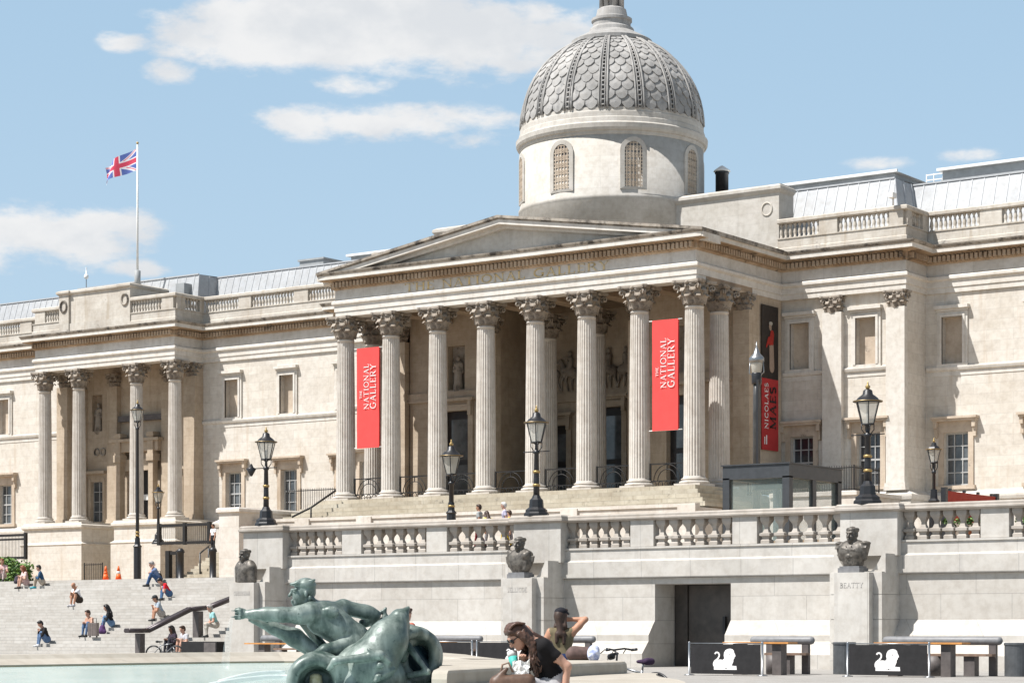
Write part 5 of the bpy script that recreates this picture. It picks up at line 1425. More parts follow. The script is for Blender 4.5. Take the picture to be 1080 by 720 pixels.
b = MB(); b.lathe([(.42,0),(.42,.14),(.2,.22),(.2,1.9),(.26,1.95),(.2,2.1),(.1,2.2)],12); b.build('post', M['iron'], r)
r = thing('gate_post', (onY(190.5,95.8),95.8,ZL), 'stout black iron gate post left of the side entrance steps', 'post')
b = MB(); b.lathe([(.42,0),(.42,.14),(.2,.22),(.2,1.9),(.26,1.95),(.2,2.1),(.1,2.2)],12); b.build('post', M['iron'], r)
r = thing('handrail', (onY(211,98),98,ZL), 'thin dark handrail on the side entrance steps', 'railing')
b = MB(); q0 = (onY(211,97.5),97.5,zat(211,583,97.5)); q1 = (onY(220,99.5),99.5,zat(220,576,99.5))
b.tube([q0,q1],.05,6); b.tube([(q0[0],q0[1],ZL),q0],.05,6); b.tube([(q1[0],q1[1],ZL),q1],.05,6); b.build('rail', M['iron'], r, True)
# side entrance steps, end pier
b = MB(); x0, x1 = onY(190,97), onY(229,97)
for k in range(12): b.box(x0,x1,96.3+.32*k,104,ZL+.175*k,ZL+.175*(k+1))
b.build('side_steps', M['step'], gal, True)
b = MB(); x0, x1 = onY(231,95), onY(252,95); b.box(x0,x1,95,104,ZL-.05,8.15)
b.sweep([(0,8.1),(.13,8.15),(.13,8.32),(.05,8.4),(-.6,8.42)],[(x0,104),(x0,95),(x1,95),(x1,104)]); b.box(x0,x1,95,104,8.3,8.41)
b.build('stair_pier', M['white_stone'], gal, True)
b = MB(); b.box(onY(160,104),onY(176,104),103.4,108.3,ZL-.05,6.9); b.build('stair_pier', M['wall'], gal, True)

# ---------------------------------------------------------------- lift kiosk
kx0, kx1, ky0, ky1 = -43.69, -40.75, 76, 80.4; kz = 7.78
r = thing('glass_kiosk', ((kx0+kx1)/2, 78, ZU), 'square grey framed glass kiosk behind the terrace balustrade', 'kiosk')
b = MB()
for x in (kx0, kx1-.3):
    for y in (ky0, ky1-.3): b.box(x,x+.3,y,y+.3,ZU,kz-.5)
b.box(kx0,kx1,ky0,ky0+.3,kz-.56,kz-.03); b.box(kx0,kx1,ky1-.3,ky1,kz-.56,kz-.03); b.box(kx0,kx0+.3,ky0+.3,ky1-.3,kz-.56,kz-.03); b.box(kx1-.3,kx1,ky0+.3,ky1-.3,kz-.56,kz-.03)
b.box(kx1-.2,kx1-.03,ky0+2.0,ky0+2.3,ZU,kz-.55)
b.build('frame', M['kiosk'], r, True)
MB().box(kx0-.05,kx1+.05,ky0-.05,ky1+.05,kz-.03,kz+.02).build('roof', M['kiosk'], r, True)
b = MB(); b.box(kx0+.3,kx1-.3,ky0+.12,ky0+.14,ZU+.02,kz-.56); b.box(kx0+.12,kx0+.14,ky0+.3,ky1-.3,ZU+.02,kz-.56); b.box(kx1-.14,kx1-.12,ky0+.3,ky1-.3,ZU+.02,kz-.56)
b.box(kx0+.3,kx1-.3,ky1-.14,ky1-.12,ZU+.02,kz-.56)
b.build('glass_pane', M['kglass'], r, True)
b = MB(); b.box(kx0+1.45,kx0+1.65,ky0+2.1,ky0+2.3,ZU,kz-.56); b.box(kx0+.3,kx1-.35,ky0+2.1,ky0+2.25,kz-.85,kz-.6); b.build('lift_frame', M['kiosk'], r, True)

# red canvas, planters
ya, yb_ = 78.0, 82.6; xr_ = onY(997,78)
r = thing('canvas_screen', (xr_,ya,ZU), 'dull red canvas screen on dark posts on the terrace at right', 'screen')
MB().box(xr_,xr_+.05,ya,yb_,ZU+.9,6.6).build('canvas', M['reddull'], r, True)
for y in (ya-.15, yb_+.1): MB().box(xr_-.08,xr_+.12,y-.08,y+.12,ZU,6.72).build('post', M['iron'], r, True)
for k in range(4): MB().box(xr_-.02,xr_+.08,ya+.3+k*1.3,ya+.42+k*1.3,6.605,6.7).build('clip', M['iron'], r, True)
b = MB(); text(b,'CAL',(xr_-.01,80.6,5.85),(0,-1,0),Z_,.28,.8,.01); b.build('lettering', M['letter'], r, True)
def leafball(mb, c, rad, n, ls, mats=(0,1), flat=1.0, seed=1):
    rn = random.Random(seed)
    for _ in range(n):
        a, t = rn.uniform(0,2*PI), math.acos(rn.uniform(-1,1)); rr = rad*(rn.random()**.4)*(1+.2*sin(3*a)+.15*sin(5*t))
        p = V((c[0]+rr*sin(t)*cos(a), c[1]+rr*sin(t)*sin(a), c[2]+rr*cos(t)*flat))
        u = V((rn.gauss(0,1),rn.gauss(0,1),rn.gauss(0,1))).normalized(); w = u.orthogonal().normalized()
        l = ls*rn.uniform(.6,1.2)
        mb.add([p-u*l, p+w*l*.5, p+u*l, p-w*l*.5], [(0,1,2,3)], rn.choice(mats))
for i, (px_, lab) in enumerate(((1003,'leftmost potted plant with red flowers behind the right balusters'),(1020,'second potted plant from the left behind the right balusters'),(1036,'third potted plant from the left behind the right balusters'),(1078,'rightmost potted plant behind the balusters at the photo edge'))):
    Y = 72.3; X = onY(px_, Y)
    r = thing('flower_pot', (X,Y,ZU), lab, 'plant', 'potted plants behind the balustrade')
    MB().lathe([(.14,0),(.2,.3),(.22,.32)],12).build('pot', M['pot'], r)
    b = MB(); leafball(b,(0,0,.52),.30,150,.07,seed=i); b.build('foliage', [M['leaf'],M['leafdark']], r)
    b = MB(); leafball(b,(0,0,.82),.16,50,.05,(0,),.7,seed=i+9); b.build('flowers', M['flower'], r)
# hedge at far left
hx0, hx1, hy_ = onY(-60,85), onY(30,85), 85.0
r = thing('hedge', ((hx0+hx1)/2,hy_,ZL), 'leafy green clipped hedge on the terrace at far left', 'hedge')
b = MB(); rn = random.Random(3)
for _ in range(3600):
    x = rn.uniform(hx0,hx1); y = hy_+rn.uniform(-.6,.6); z = ZL+rn.uniform(.0,1.25+.12*sin(x*2.3)+.1*sin(x*5.1)); 
    if x > hx1-.5 and z > ZL+1.0: continue
    p = V((x,y,z)); u = V((rn.gauss(0,1),rn.gauss(0,1),rn.gauss(0,1))).normalized(); w = u.orthogonal().normalized(); l = rn.uniform(.07,.14)
    b.add([p-u*l,p+w*l*.55,p+u*l,p-w*l*.55],[(0,1,2,3)],rn.choice((0,0,1)))
b.build('foliage', [M['leaf'],M['leafdark']], r, True)
MB().box(hx0+.2,hx1-.2,hy_-.3,hy_+.3,ZL,ZL+.9).build('branches', M['leafdark'], r, True)
# cones
for px_, kind, lab in ((111.5,0,'plain orange traffic cone beside the pavilion gate'),(125,1,'orange and white banded traffic cone near the tall lamp')):
    Y = 84.0; X = onY(px_, Y); r = thing('traffic_cone', (X,Y,ZL-.02), lab, 'traffic cone', 'traffic cones by the gate')
    MB().box(-.22,.22,-.22,.22,0,.05).lathe([(.17,.05),(.11,.36)],16).lathe([(.09,.5),(.035,.78)],16).build('body', M['cone'], r)
    MB().lathe([(.112,.355),(.088,.505)],16).build('band', M['white' if kind else 'cone'], r)

# ---------------------------------------------------------------- cafe furniture on the square
LION = [(475,340),(475,312),(468,292),(474,266),(492,252),(515,246),(545,243),(572,247),(588,232),(582,205),(586,178),(600,156),(622,144),(650,140),(676,145),(690,158),(695,178),(708,202),(708,214),(698,220),(696,234),(686,244),(686,262),(676,282),(668,300),(690,303),(718,304),(722,340)]
TAIL = [(477,306),(472,288),(478,266),(495,252),(512,240),(528,222),(534,204),(530,188),(518,178),(504,176),(492,182),(487,192)]
def barrier(x0, x1, y, label, emb=True, rz=0):
    w = x1-x0; r = thing('barrier_banner', ((x0+x1)/2,y,0), label, 'barrier', 'black cafe barriers with a white lion')
    MB().box(-w/2+.06,w/2-.06,-.012,.012,.05,.92).build('cloth', M['signblack'], r)
    for x in (-w/2,w/2): MB().lathe([(.16,0),(.16,.02),(.035,.04),(.035,.98),(.03,1.0)],12,(x,0,0)).build('post', M['steel'], r)
    MB().tube([(-w/2+.03,0,.95),(w/2-.03,0,.95)],.018,6).build('top_bar', M['steel'], r)
    if emb:
        k = .92/295*1.0
        def Q(x, y_): return ((x-597)*k*1.0, -.018, .05+(380-y_)*k)
        m = MB(); n = len(LION)
        m.add([Q(*p_) for p_ in LION], [tuple(range(n))])
        pts = [Q(*p_) for p_ in TAIL]
        for a, c in zip(pts[:-1], pts[1:]): m.bar(a, c, .05, .006, up=(0,1,0))
        m.build('lion_emblem', M['letter'], r)
        d = MB(); 
        for l in ([(684,228),(690,226),(686,232)],[(650,238),(668,246),(672,262),(666,250)],[(600,330),(610,316),(612,332)],[(575,322),(640,321),(640,324),(575,325)],[(640,180),(652,196),(650,212),(645,196)]):
            d.add([V(Q(*p_))+V((0,-.003,0)) for p_ in l],[tuple(range(len(l)))])
        d.build('emblem_detail', M['signblack'], r)
    return r
barrier(onY(727,57.3),onY(804,57.3),57.3,'black barrier with a white lion in front of the dark doorway')
barrier(onY(894,58.2),onY(980,58.2),58.2,'black barrier with a white lion between the two bins')
barrier(onY(503,62.6),onY(585,62.6),62.6,'black barrier mostly hidden behind the seated woman')
barrier(onY(420,62.6),onY(498,62.6),62.6,'black barrier partly hidden behind the bronze statue',False)
def log_bench(x0, x1, y, label, seat=(.35,1.0)):
    r = thing('log_bench', ((x0+x1)/2,y,0), label, 'bench', 'stone benches with rounded log backs')
    w = x1-x0; h = w/2
    b = MB(); n = 14; pts = [(-h,.35,1.03),(-h+.04,.35,1.03),(-h+.1,.35,1.03),(h-.1,.35,1.03),(h-.04,.35,1.03),(h,.35,1.03)]
    b.tube(pts,[.05,.105,.125,.125,.105,.05],16); b.build('backrest', M['greystone'], r)
    for x in (-h+.22*w+.2, h-.28): MB().box(x-.11,x+.11,.28,.42,0,.93).build('back_post', M['greydark'], r)
    s0, s1 = -h+w*seat[0], -h+w*seat[1]
    b = MB(); pts = [(s0,-.2),(s1-.2,-.2),(s1-.05,-.1),(s1,.05),(s1-.05,.18),(s1-.2,.26),(s0,.26)]; b.prism(pts,.58,.65); b.build('seat', M['timber'], r)
    for x in (s0+.25, s1-.75):
        if x == s0+.25: MB().lathe([(.25,0),(.25,.58)],20,(x,-.02,0)).build('leg', M['greydark'], r)
        else: MB().box(x-.17,x+.17,-.12,.2,0,.58).build('leg', M['greydark'], r)
    return r
def cafe_table(x0, x1, y, label, z=.985):
    r = thing('cafe_table', ((x0+x1)/2,y,0), label, 'table', 'long timber topped cafe tables')
    h = (x1-x0)/2
    MB().box(-h,h,-.3,.3,z-.05,z).build('tabletop', M['orange'], r)
    for x in (-h*.6,h*.6): MB().box(x-.15,x+.15,-.18,.18,0,z-.05).build('leg', M['greydark'], r)
    return r
log_bench(onY(786,60.2),onY(853,60.2),60.2,'rounded log back bench between the doorway and the right pedestal')
log_bench(onY(926,60.6),onY(1052,60.6),60.6,'long rounded log back bench at the right by the second bin',(.42,.98))
log_bench(onY(425,66),onY(503,66),66,'rounded log back bench just right of the bronze statue')
log_bench(onY(560,64),onY(622,64),64,'rounded log back bench behind the standing woman')
log_bench(onY(266,66),onY(330,66),66.2,'rounded log back bench seen beneath the statue\'s outstretched arm')
cafe_table(onY(762,58.6),onY(831,58.6),58.9,'orange timber table behind the lion barrier by the doorway')
cafe_table(onY(923,59.2),onY(1016,59.2),59.4,'orange timber table behind the lion barrier by the bins')
cafe_table(onY(263,64.8),onY(345,64.8),64.8,'orange timber table seen below the statue\'s arm',.86)
cafe_table(onY(420,64),onY(470,64),64.4,'orange timber table right of the bronze statue',.92)
for px_, Y, lab in ((890.5,61.3,'round grey steel bin left of the right hand lion barrier'),(1072,61.0,'round grey steel bin at the right edge of the square')):
    r = thing('litter_bin', (onY(px_,Y),Y,0), lab, 'bin', 'round grey steel bins')
    b = MB(); b.lathe([(.34,0),(.34,.9),(.36,.91),(.36,.96),(.33,.98),(.28,.98),(.27,.9)],28,smooth=False); b.build('body', M['bin'], r)
    MB().lathe([(.27,.88),(.01,.88)],20).build('liner', M['dark'], r)
# ---------------------------------------------------------------- heavy stair handrail
hx = -68.5
r = thing('stair_handrail', (hx,70,0), 'chunky dark cranked handrail on two square posts on the steps', 'handrail')
pts = [(68.3,1.34),(69.5,1.34),(72.1,2.28),(73.3,2.36),(75.0,2.84)]
b = MB()
for (y0,z0),(y1,z1) in zip(pts[:-1],pts[1:]): b.tube([(hx-.1,y0-.02,z0),(hx-.1,y1+.02,z1)],.105,10); b.tube([(hx+.1,y0-.02,z0),(hx+.1,y1+.02,z1)],.105,10); b.bar((hx,y0-.03,z0),(hx,y1+.03,z1),.24,.17)
b.build('rail', plain('bronze_rail',(.075,.06,.062),.38,.3,.25,6), r, True)
b = MB(); b.box(hx-.15,hx+.15,68.9,69.2,0,1.22); b.build('post', M['greydark'], r, True)
b = MB(); b.box(hx-.18,hx+.18,72.5,72.8,.6,2.2); b.build('post', M['greydark'], r, True)
r = thing('stone_block_seat', (onY(214,68.4),68.4,0), 'low black block seat at the foot of the steps', 'seat')
MB().box(-1.0,1.0,-.25,.25,.06,.88).box(-.95,.95,-.2,.2,0,.06).build('block', M['signblack'], r); MB().box(.3,.95,-.262,-.25,.1,.84).build('side_panel', M['greydark'], r)
# ================================================================== PEOPLE
SG = 'people sitting on the steps'
def sitter(px_, yf, label, face=270, back=.30, seat=.30, up=2, group=SG, **k):
    """sits two treads above the feet"""
    yy, zz = zstep(px_, yf)
    Y = yy+.54
    args = dict(hip=.26, lean=20, kneeL=(-.14,.29,.54), kneeR=(.15,.27,.53), ankL=(-.13,.38,.09), ankR=(.14,.34,.09), handL=(-.10,.33,.54), handR=(.11,.32,.54))
    args.update(k); args['sc'] = args.get('sc',1)*1.2
    return person((onY(px_,Y), Y, zz), face, label, group, **args)
sitter(3,612,'person in pale pink clothes sitting at the left edge of the steps',face=300,top=(.62,.42,.40),leg=(.55,.45,.42),skin='light',hair='red',lean=10)
sitter(28,621,'red haired woman in a pale pink dress sitting beside the hedge',face=250,top=(.62,.46,.43),leg=(.60,.42,.40),legs='bare',hair='red',long=True,fem=True,lean=15,hy=-30)
sitter(45,621,'dark haired person in a denim jacket and beige trousers facing left',face=225,top=(.035,.09,.17),sleeve='long',leg=(.50,.42,.33),hair='black',shoe=(.05,.35,.42),lean=14)
sitter(84,640,'bald man in a white t-shirt with his hand at his face',face=262,top=(.72,.72,.75),leg=(.06,.045,.035),legs='bare',hair='brown',bald=True,lean=26,handL=(-.06,.25,.74),handR=(.13,.34,.54),shoe=(.5,.5,.52),skin='tan')
sitter(97,672,'brown haired person in a tan top sitting behind a grey suitcase',face=262,top=(.42,.24,.17),sleeve='none',leg=(.10,.16,.27),hair='brown',fem=True,lean=16)
sitter(118,666,'woman with long dark hair in a black top and blue jeans',face=225,top=(.02,.02,.022),sleeve='long',leg=(.16,.26,.40),hair='black',long=True,fem=True,lean=18)
sitter(50,681,'person in a black top and jeans looking at a phone',face=245,top=(.022,.02,.02),sleeve='long',leg=(.12,.19,.32),hair='black',shoe=(.55,.55,.55),lean=20,handL=(-.07,.33,.62),handR=(.07,.33,.61),hp=22)
sitter(168,618,'grey bearded man in a blue shirt and jeans resting his chin on his hands',face=236,top=(.16,.22,.36),leg=(.05,.10,.21),hair='grey',lean=26,handL=(-.05,.27,.76),handR=(.05,.27,.75),sc=1.08,ankL=(-.15,.52,.09),ankR=(.12,.42,.09),kneeL=(-.15,.36,.50))
sitter(179,632,'dark haired person in a red t-shirt and jeans bent over a phone',face=240,top=(.62,.02,.03),leg=(.07,.14,.26),hair='black',lean=32,hp=30,handL=(-.07,.35,.56),handR=(.07,.35,.56))
sitter(171,656,'man in a dark cap and pale blue checked shirt sitting with bare knees',face=240,top=(.34,.40,.46),leg=(.42,.38,.34),legs='bare',hair='black',hat=(.05,.055,.06),lean=24,handL=(-.06,.36,.56),handR=(.06,.36,.56),skin='tan')
sitter(184,689,'woman in a dark jacket over a white top at the foot of the steps',face=255,top=(.045,.035,.05),sleeve='long',leg=(.04,.04,.05),hair='black',long=True,fem=True,lean=10,skin='dark')
sitter(197,689,'man in a grey t-shirt leaning on the black block seat',face=255,top=(.45,.45,.47),leg=(.36,.26,.2),legs='bare',hair='brown',lean=14)
p_, hd_, tp_ = sitter(228,672,'elderly man in a pale teal shirt seated behind the handrail post',face=235,top=(.30,.55,.55),leg=(.45,.42,.37),hair='grey',lean=20,hip=.45,kneeL=(-.13,.38,.50),kneeR=(.13,.38,.50),sc=.98)
person((onY(225,100.2),100.2,ZL+.175*12),262,'guard in a white shirt and dark trousers wearing a face mask',None,hip=.93,lean=0,kneeL=(-.10,.03,.50),kneeR=(.10,.03,.50),ankL=(-.10,-.02,.09),ankR=(.10,-.02,.09),handL=(-.24,.12,.85),handR=(.25,.05,.84),top=(.80,.80,.82),leg=(.03,.03,.035),hair='brown',skin='tan')
WALK = dict(hip=.93,lean=2,kneeL=(-.10,.10,.50),kneeR=(.10,-.02,.50),ankL=(-.10,.16,.09),ankR=(.10,-.22,.12),handL=(-.24,-.1,.84),handR=(.25,.16,.86))
person((onY(506,72.0),72.0,ZU),200,'man in a grey top leaning on the terrace rail near the middle pier',None,**{**WALK,'top':(.38,.39,.38),'leg':(.16,.02,.025),'skin':'tan','hair':'brown','hy':10,'sc':1.03})
person((onY(533,72.1),72.1,ZU),215,'white haired man in a lilac shirt behind the terrace rail',None,**{**WALK,'top':(.55,.52,.66),'leg':(.55,.38,.03),'hair':'white','lean':4,'sc':1.06})
person((onY(516,74.6),74.6,ZU),150,'person in a pale yellow top between the two men on the terrace',None,**{**WALK,'top':(.75,.62,.25),'leg':(.3,.3,.32),'hair':'brown','long':True,'fem':True,'lean':22})
person((onY(538,75.5),75.5,ZU),190,'person in a yellow top behind the white haired man',None,**{**WALK,'top':(.72,.52,.08),'leg':(.25,.24,.26),'hair':'brown','fem':True})
X, Y = atd(427.5, 43.5)
person((X,Y,0),80,'person with auburn hair standing behind the bronze dolphin',None,**{**WALK,'top':(.45,.16,.12),'leg':(.08,.1,.15),'hair':'auburn','sc':1.02,'skin':'light'})

# suitcase, pram-like bag
yy, zz = zstep(98,673); Y = yy-.12
r = thing('suitcase', (onY(98.5,Y),Y,zz), 'upright grey brown suitcase in front of the person in tan', 'suitcase', None, .3)
b = MB(); b.box(-.22,.22,-.13,.13,.06,.66); 
for k in range(5): b.box(-.18+.085*k,-.155+.085*k,-.142,.142,.1,.62)
b.build('shell', plain('suitcase_shell',(.20,.165,.15),.45,0,.2), r); b = MB(); b.tube([(-.1,.1,.66),(-.1,.1,.86),(.1,.1,.86),(.1,.1,.66)],.015,6)
for x in (-.17,.17): b.lathe([(.04,0),(.04,.06)],8,(x,0,0))
b.build('handle', M['iron'], r)
for px_, yf, lab, c in ((168,611,'small black bag between the knees of the man in blue',(.02,.02,.022)),(108,667,'purple backpack between two seated people',(.10,.05,.14)),(18,614,'dark bag lying on a pink blanket by the hedge',(.07,.06,.08))):
    yy, zz = zstep(px_, yf); Y = yy+.15
    r = thing('bag', (onY(px_,Y),Y,zz), lab, 'bag')
    sdf_obj('bag_body', [cap((0,0,.16),(0,0,.30),.17,.13,0,.05), cap((-.12,0,.1),(.12,0,.1),.1,None,0,.05)], .03, cloth(c), r)
    MB().tube([(-.08,0,.40),(-.06,0,.52),(.06,0,.52),(.08,0,.40)],.015,6).build('handle', cloth(c), r)

# ---------------------------------------------------------------- woman sitting on the fountain ledge
WD = 21.4
X, Y = atd(586, WD)
w_, hd, tp = person((X,Y,.66), 238, 'woman with long wavy brown hair and sunglasses seated on the fountain edge', None, hip=.10, lean=26, hp=24, hy=0, hoff=(.175,.04), hk=.7, hintL=(-.35,-1,-.1),
    kneeL=(-.12,.42,.16), kneeR=(.12,.42,.14), ankL=(-.12,.50,-.20), ankR=(.12,.50,-.20), handL=(-.22,.0,.06), handR=(.02,.33,.36), top=(.014,.013,.014), leg=(.50,.49,.50), hair='auburn', long=True, fem=True, vox=.0115, fr=.0095, shoe=(.4,.38,.36), sc=1.0)
g = MB()
for s in (-1,1):
    c = hd(.098, s*.036, .012)
    ax_ = (hd(1,0,0)-hd(0,0,0)).normalized(); rt_ = (hd(0,1,0)-hd(0,0,0)).normalized(); up_ = (hd(0,0,1)-hd(0,0,0)).normalized()
    pts = [c+rt_*(.029*cos(2*PI*i/14))+up_*(.026*sin(2*PI*i/14)) for i in range(14)]
    g.add(pts+[c+ax_*.012]+[p_-ax_*.012 for p_ in pts], [(i,(i+1)%14,14) for i in range(14)]+[(15+i,15+(i+1)%14,(i+1)%14,i) for i in range(14)])
    g.bar(hd(.095,s*.062,.018), hd(-.02,s*.082,.02), .008, .008)
g.bar(hd(.108,-.012,.018),hd(.108,.012,.018),.008,.008)
g.build('sunglasses', plain('dark_lens',(.008,.008,.01),.12,0,.1), w_)
rn = random.Random(11); HS = []
for q in range(80):                                       # wavy locks
    s = rn.choice((-1,1)); a0 = rn.uniform(-.4,1)
    p0 = hd(.03-.10*rn.random(), s*(.085+.01*rn.random()), .05-.06*rn.random()); p1 = hd(-.02-.05*rn.random()+.04*a0, s*(.10+.03*rn.random()), -.14); p2 = tp(.18+.20*rn.random(), .13+.06*a0, s*(.06+.09*rn.random()))
    last = p0
    for t in range(1,8):
        u = t/7; c = p0.lerp(p1, min(1,u*2)) if u < .5 else p1.lerp(p2, u*2-1)
        c = c+V((.014*sin(u*13+q), .014*cos(u*11+q*2), 0)); HS.append(cap(last, c, .0115*(1-.3*u), .011*(1-.4*u), 0, .004)); last = c
for q in range(30):                                       # crown strands
    s = rn.uniform(-1,1); last = hd(.075,s*.05,.085)
    for t in range(1,6):
        u = t/5; c = hd(.075-.17*u, s*(.05+.05*u), .085+.06*sin(PI*min(1,u*.75+.1))-.03*u*u); HS.append(cap(last,c,.010,.010,0,.004)); last = c
sdf_obj('hair_locks', HS, .0075, HAIR['auburn'], w_)
# what she holds: cup, papers, handbag
dvec = lambda px_, py_, d: V((*atd(px_, d), EYE+(HOR-py_)*d/FP))
c0 = dvec(541.5, 693.5, WD-.12)
r = thing('paper_cup', c0+V((0,0,-.02)), 'white and teal paper cup held up by the seated woman', 'cup')
b = MB(); b.lathe([(.036,-.09),(.046,.03)],20); b.build('sleeve', plain('teal_card',(.05,.38,.33),.6,0,.05), r); MB().lathe([(.0,.09),(.05,.085),(.05,.07),(.046,.03)],20).build('cup_body', M['white'], r)
r.rotation_euler = (R(-12),R(-20),0)
c0 = dvec(549, 706, WD-.25)
r = thing('paper_packet', c0, 'crumpled white paper packet on the seated woman\'s lap', 'paper')
rn = random.Random(2); b = MB(); vs = [((i-3)*.028+rn.gauss(0,.006),(j-3)*.022,.02*sin(i*1.3+j)+rn.gauss(0,.012)+.05*(j/6)) for j in range(7) for i in range(7)]
b.add(vs,[(j*7+i,j*7+i+1,(j+1)*7+i+1,(j+1)*7+i) for j in range(6) for i in range(6)],0,False); b.build('packet', M['white'], r); r.rotation_euler = (R(50),0,TH)
c0 = dvec(541, 715, WD-.30)
r = thing('handbag', c0, 'brown leather handbag on the seated woman\'s lap', 'bag', None, TH)
sdf_obj('bag_body', [cap((-.15,0,-.04),(.15,0,-.02),.075,.065,0,.04), cap((-.13,0,-.1),(.13,0,-.1),.08,None,0,.04), cap((-.12,-.02,.03),(-.06,-.02,.09),.03,.02,0,.03)], .014, plain('brown_leather',(.13,.075,.05),.5,0,.4,14), r)
MB().tube([(-.12,0,.03),(-.10,.0,.13),(-.04,0,.15),(.0,0,.06)],.012,6).build('handle', M['timber'], r)
# ---------------------------------------------------------------- standing woman with cap
X, Y = atd(592, 32.6)
w2, hd, tp = person((X,Y,0), 118, 'woman in a black cap and olive vest standing with one arm raised', None, hip=.86, lean=1, hp=2, hy=-35,
    kneeL=(-.10,.04,.46), kneeR=(.10,.02,.46), ankL=(-.10,-.02,.09), ankR=(.10,-.02,.09), handL=(-.24,.10,.84), handR=(.10,.10,1.50), top=(.17,.14,.085), sleeve='none', leg=(.03,.05,.13), legs='bare', hair='brown', long=True, fem=True, vox=.014, hk=.72, fr=.010, hat=(.02,.02,.025), skin='tan', sc=.985)
# bags on the coping behind
for px_, py_, d, lab, c, sh in ((613,696.5,31.2,'brown bag lying on the fountain coping beside the standing woman',(.12,.075,.065),0),(626,696.5,31.0,'white and blue patterned cloth bag on the fountain coping',(.66,.68,.76),1)):
    X, Y = atd(px_, d); r = thing('bag', (X,Y,.90), lab, 'bag', None, TH)
    if sh == 0: P = [cap((-.13,0,.08),(.12,0,.08),.09,.085,0,.04), cap((-.1,0,.13),(.08,0,.12),.07,.06,0,.04)]
    else: P = [ell((0,0,.09),(.09,.08,.12),0,.04), ell((.02,0,.16),(.06,.06,.05),0,.03), cap((-.06,-.06,.05),(.05,-.07,.12),.02,None,0,.02)]
    sdf_obj('bag_body', P, .016, plain('bag_cloth', c, .75, 0, .35, 16, c2=(.25,.3,.5) if sh else None), r)

# ---------------------------------------------------------------- bicycles
def bicycle(loc, rz, label, saddle=(.05,.03,.06)):
    r = thing('bicycle', loc, label, 'bicycle', None, rz)
    Rw = .335
    for x in (-.52,.52):
        t = MB(); t.tube([(x+Rw*cos(2*PI*i/36),0,Rw+Rw*sin(2*PI*i/36)) for i in range(36)],.019,8,closed=True); w = t.build('wheel', M['iron'], r)
        s = MB()
        for i in range(16): s.bar((x,0,Rw),(x+(Rw-.02)*cos(2*PI*i/16),0,Rw+(Rw-.02)*sin(2*PI*i/16)),.004)
        s.lathe([(.025,-.04),(.025,.04)],8,(x,0,Rw)); s.build('spokes', M['steel'], w)
        m = MB(); m.tube([(x+(Rw+.035)*cos(R(a)),0,Rw+(Rw+.035)*sin(R(a))) for a in range(20,171,10)],.020,6); m.build('mudguard', M['iron'], r)
    f = MB(); hd_ = (.36,0,.80); bb = (-.08,0,.29); st_ = (-.22,0,.74)
    f.tube([st_,bb],.017,8); f.tube([bb,(.385,0,.68)],.019,8); f.tube([(-.2,0,.70),hd_],.017,8)
    for y in (-.05,.05): f.tube([bb,(-.52,y,Rw)],.010,6); f.tube([(-.2,y*.4,.70),(-.52,y,Rw)],.009,6); f.tube([(.40,y*.6,.64),(.52,y,Rw)],.012,6)
    f.build('frame', M['steel'], r)
    h = MB(); h.tube([hd_,(.34,0,.98),(.40,0,1.02)],.015,8); h.tube([(.28,-.25,1.03),(.38,-.17,1.05),(.42,0,1.03),(.38,.17,1.05),(.28,.25,1.03)],.014,8)
    for s in (-1,1): h.tube([(.30,s*.24,1.03),(.20,s*.26,1.04)],.020,8); h.tube([(.38,s*.2,1.04),(.46,s*.22,.98)],.008,5)
    h.tube([(.42,0,1.02),(.50,.05,.9),(.42,.03,.7)],.006,5); h.lathe([(.03,0),(.04,.05),(0,.06)],10,(.44,0,.93)); h.build('handlebar', M['iron'], r)
    p = MB(); p.tube([st_,(-.235,0,.84)],.014,8); p.build('seat_post', M['steel'], r)
    sdf_obj('saddle', [cap((-.36,-.05,.87),(-.36,.05,.87),.05,None,0,.03), cap((-.33,0,.87),(-.12,0,.865),.045,.024,0,.03)], .014, cloth(saddle), r)
    k = MB(); k.lathe([(.09,-.02),(.09,.02)],18,(0,0,0)); 
    c = MB(); c.tube([(bb[0]+.09*cos(i*PI/8),.05,bb[2]+.09*sin(i*PI/8)) for i in range(16)],.012,5,closed=True); c.bar((bb[0],.07,bb[2]),(bb[0]+.15,.07,bb[2]-.08),.018); c.bar((bb[0],-.07,bb[2]),(bb[0]-.15,-.07,bb[2]+.08),.018)
    c.bar((bb[0]+.15,.06,bb[2]-.08),(bb[0]+.15,.16,bb[2]-.08),.05,.02); c.bar((bb[0]-.15,-.06,bb[2]+.08),(bb[0]-.15,-.16,bb[2]+.08),.05,.02); c.build('crank', M['iron'], r)
    sdf_obj('lamp', [cap((.44,0,.93),(.49,0,.93),.04,.05,0,.02), cap((.40,-.06,.98),(.44,.06,.96),.02,None,0,.02)], .012, M['iron'], r)
    return r
X, Y = atd(667, 32.3); bicycle((X,Y,0), R(163), 'dark bicycle with a purple saddle parked beyond the fountain edge')
yy, zz = zstep(198,673); bicycle((onY(199,70.2),68.75,0), R(20), 'bicycle parked at the foot of the steps behind the handrail', (.05,.05,.05))
r = thing('folding_stool', (onY(231,69.6),69.0,0), 'dark folding stool near the elderly man by the steps', 'stool')
b = MB()
for s in (-.2,.2): b.bar((-.2,s,0),(.2,s,.45),.04); b.bar((.2,s,0),(-.2,s,.45),.04)
b.build('leg', M['iron'], r); MB().box(-.25,.25,-.22,.22,.45,.50).build('seat', M['greydark'], r)

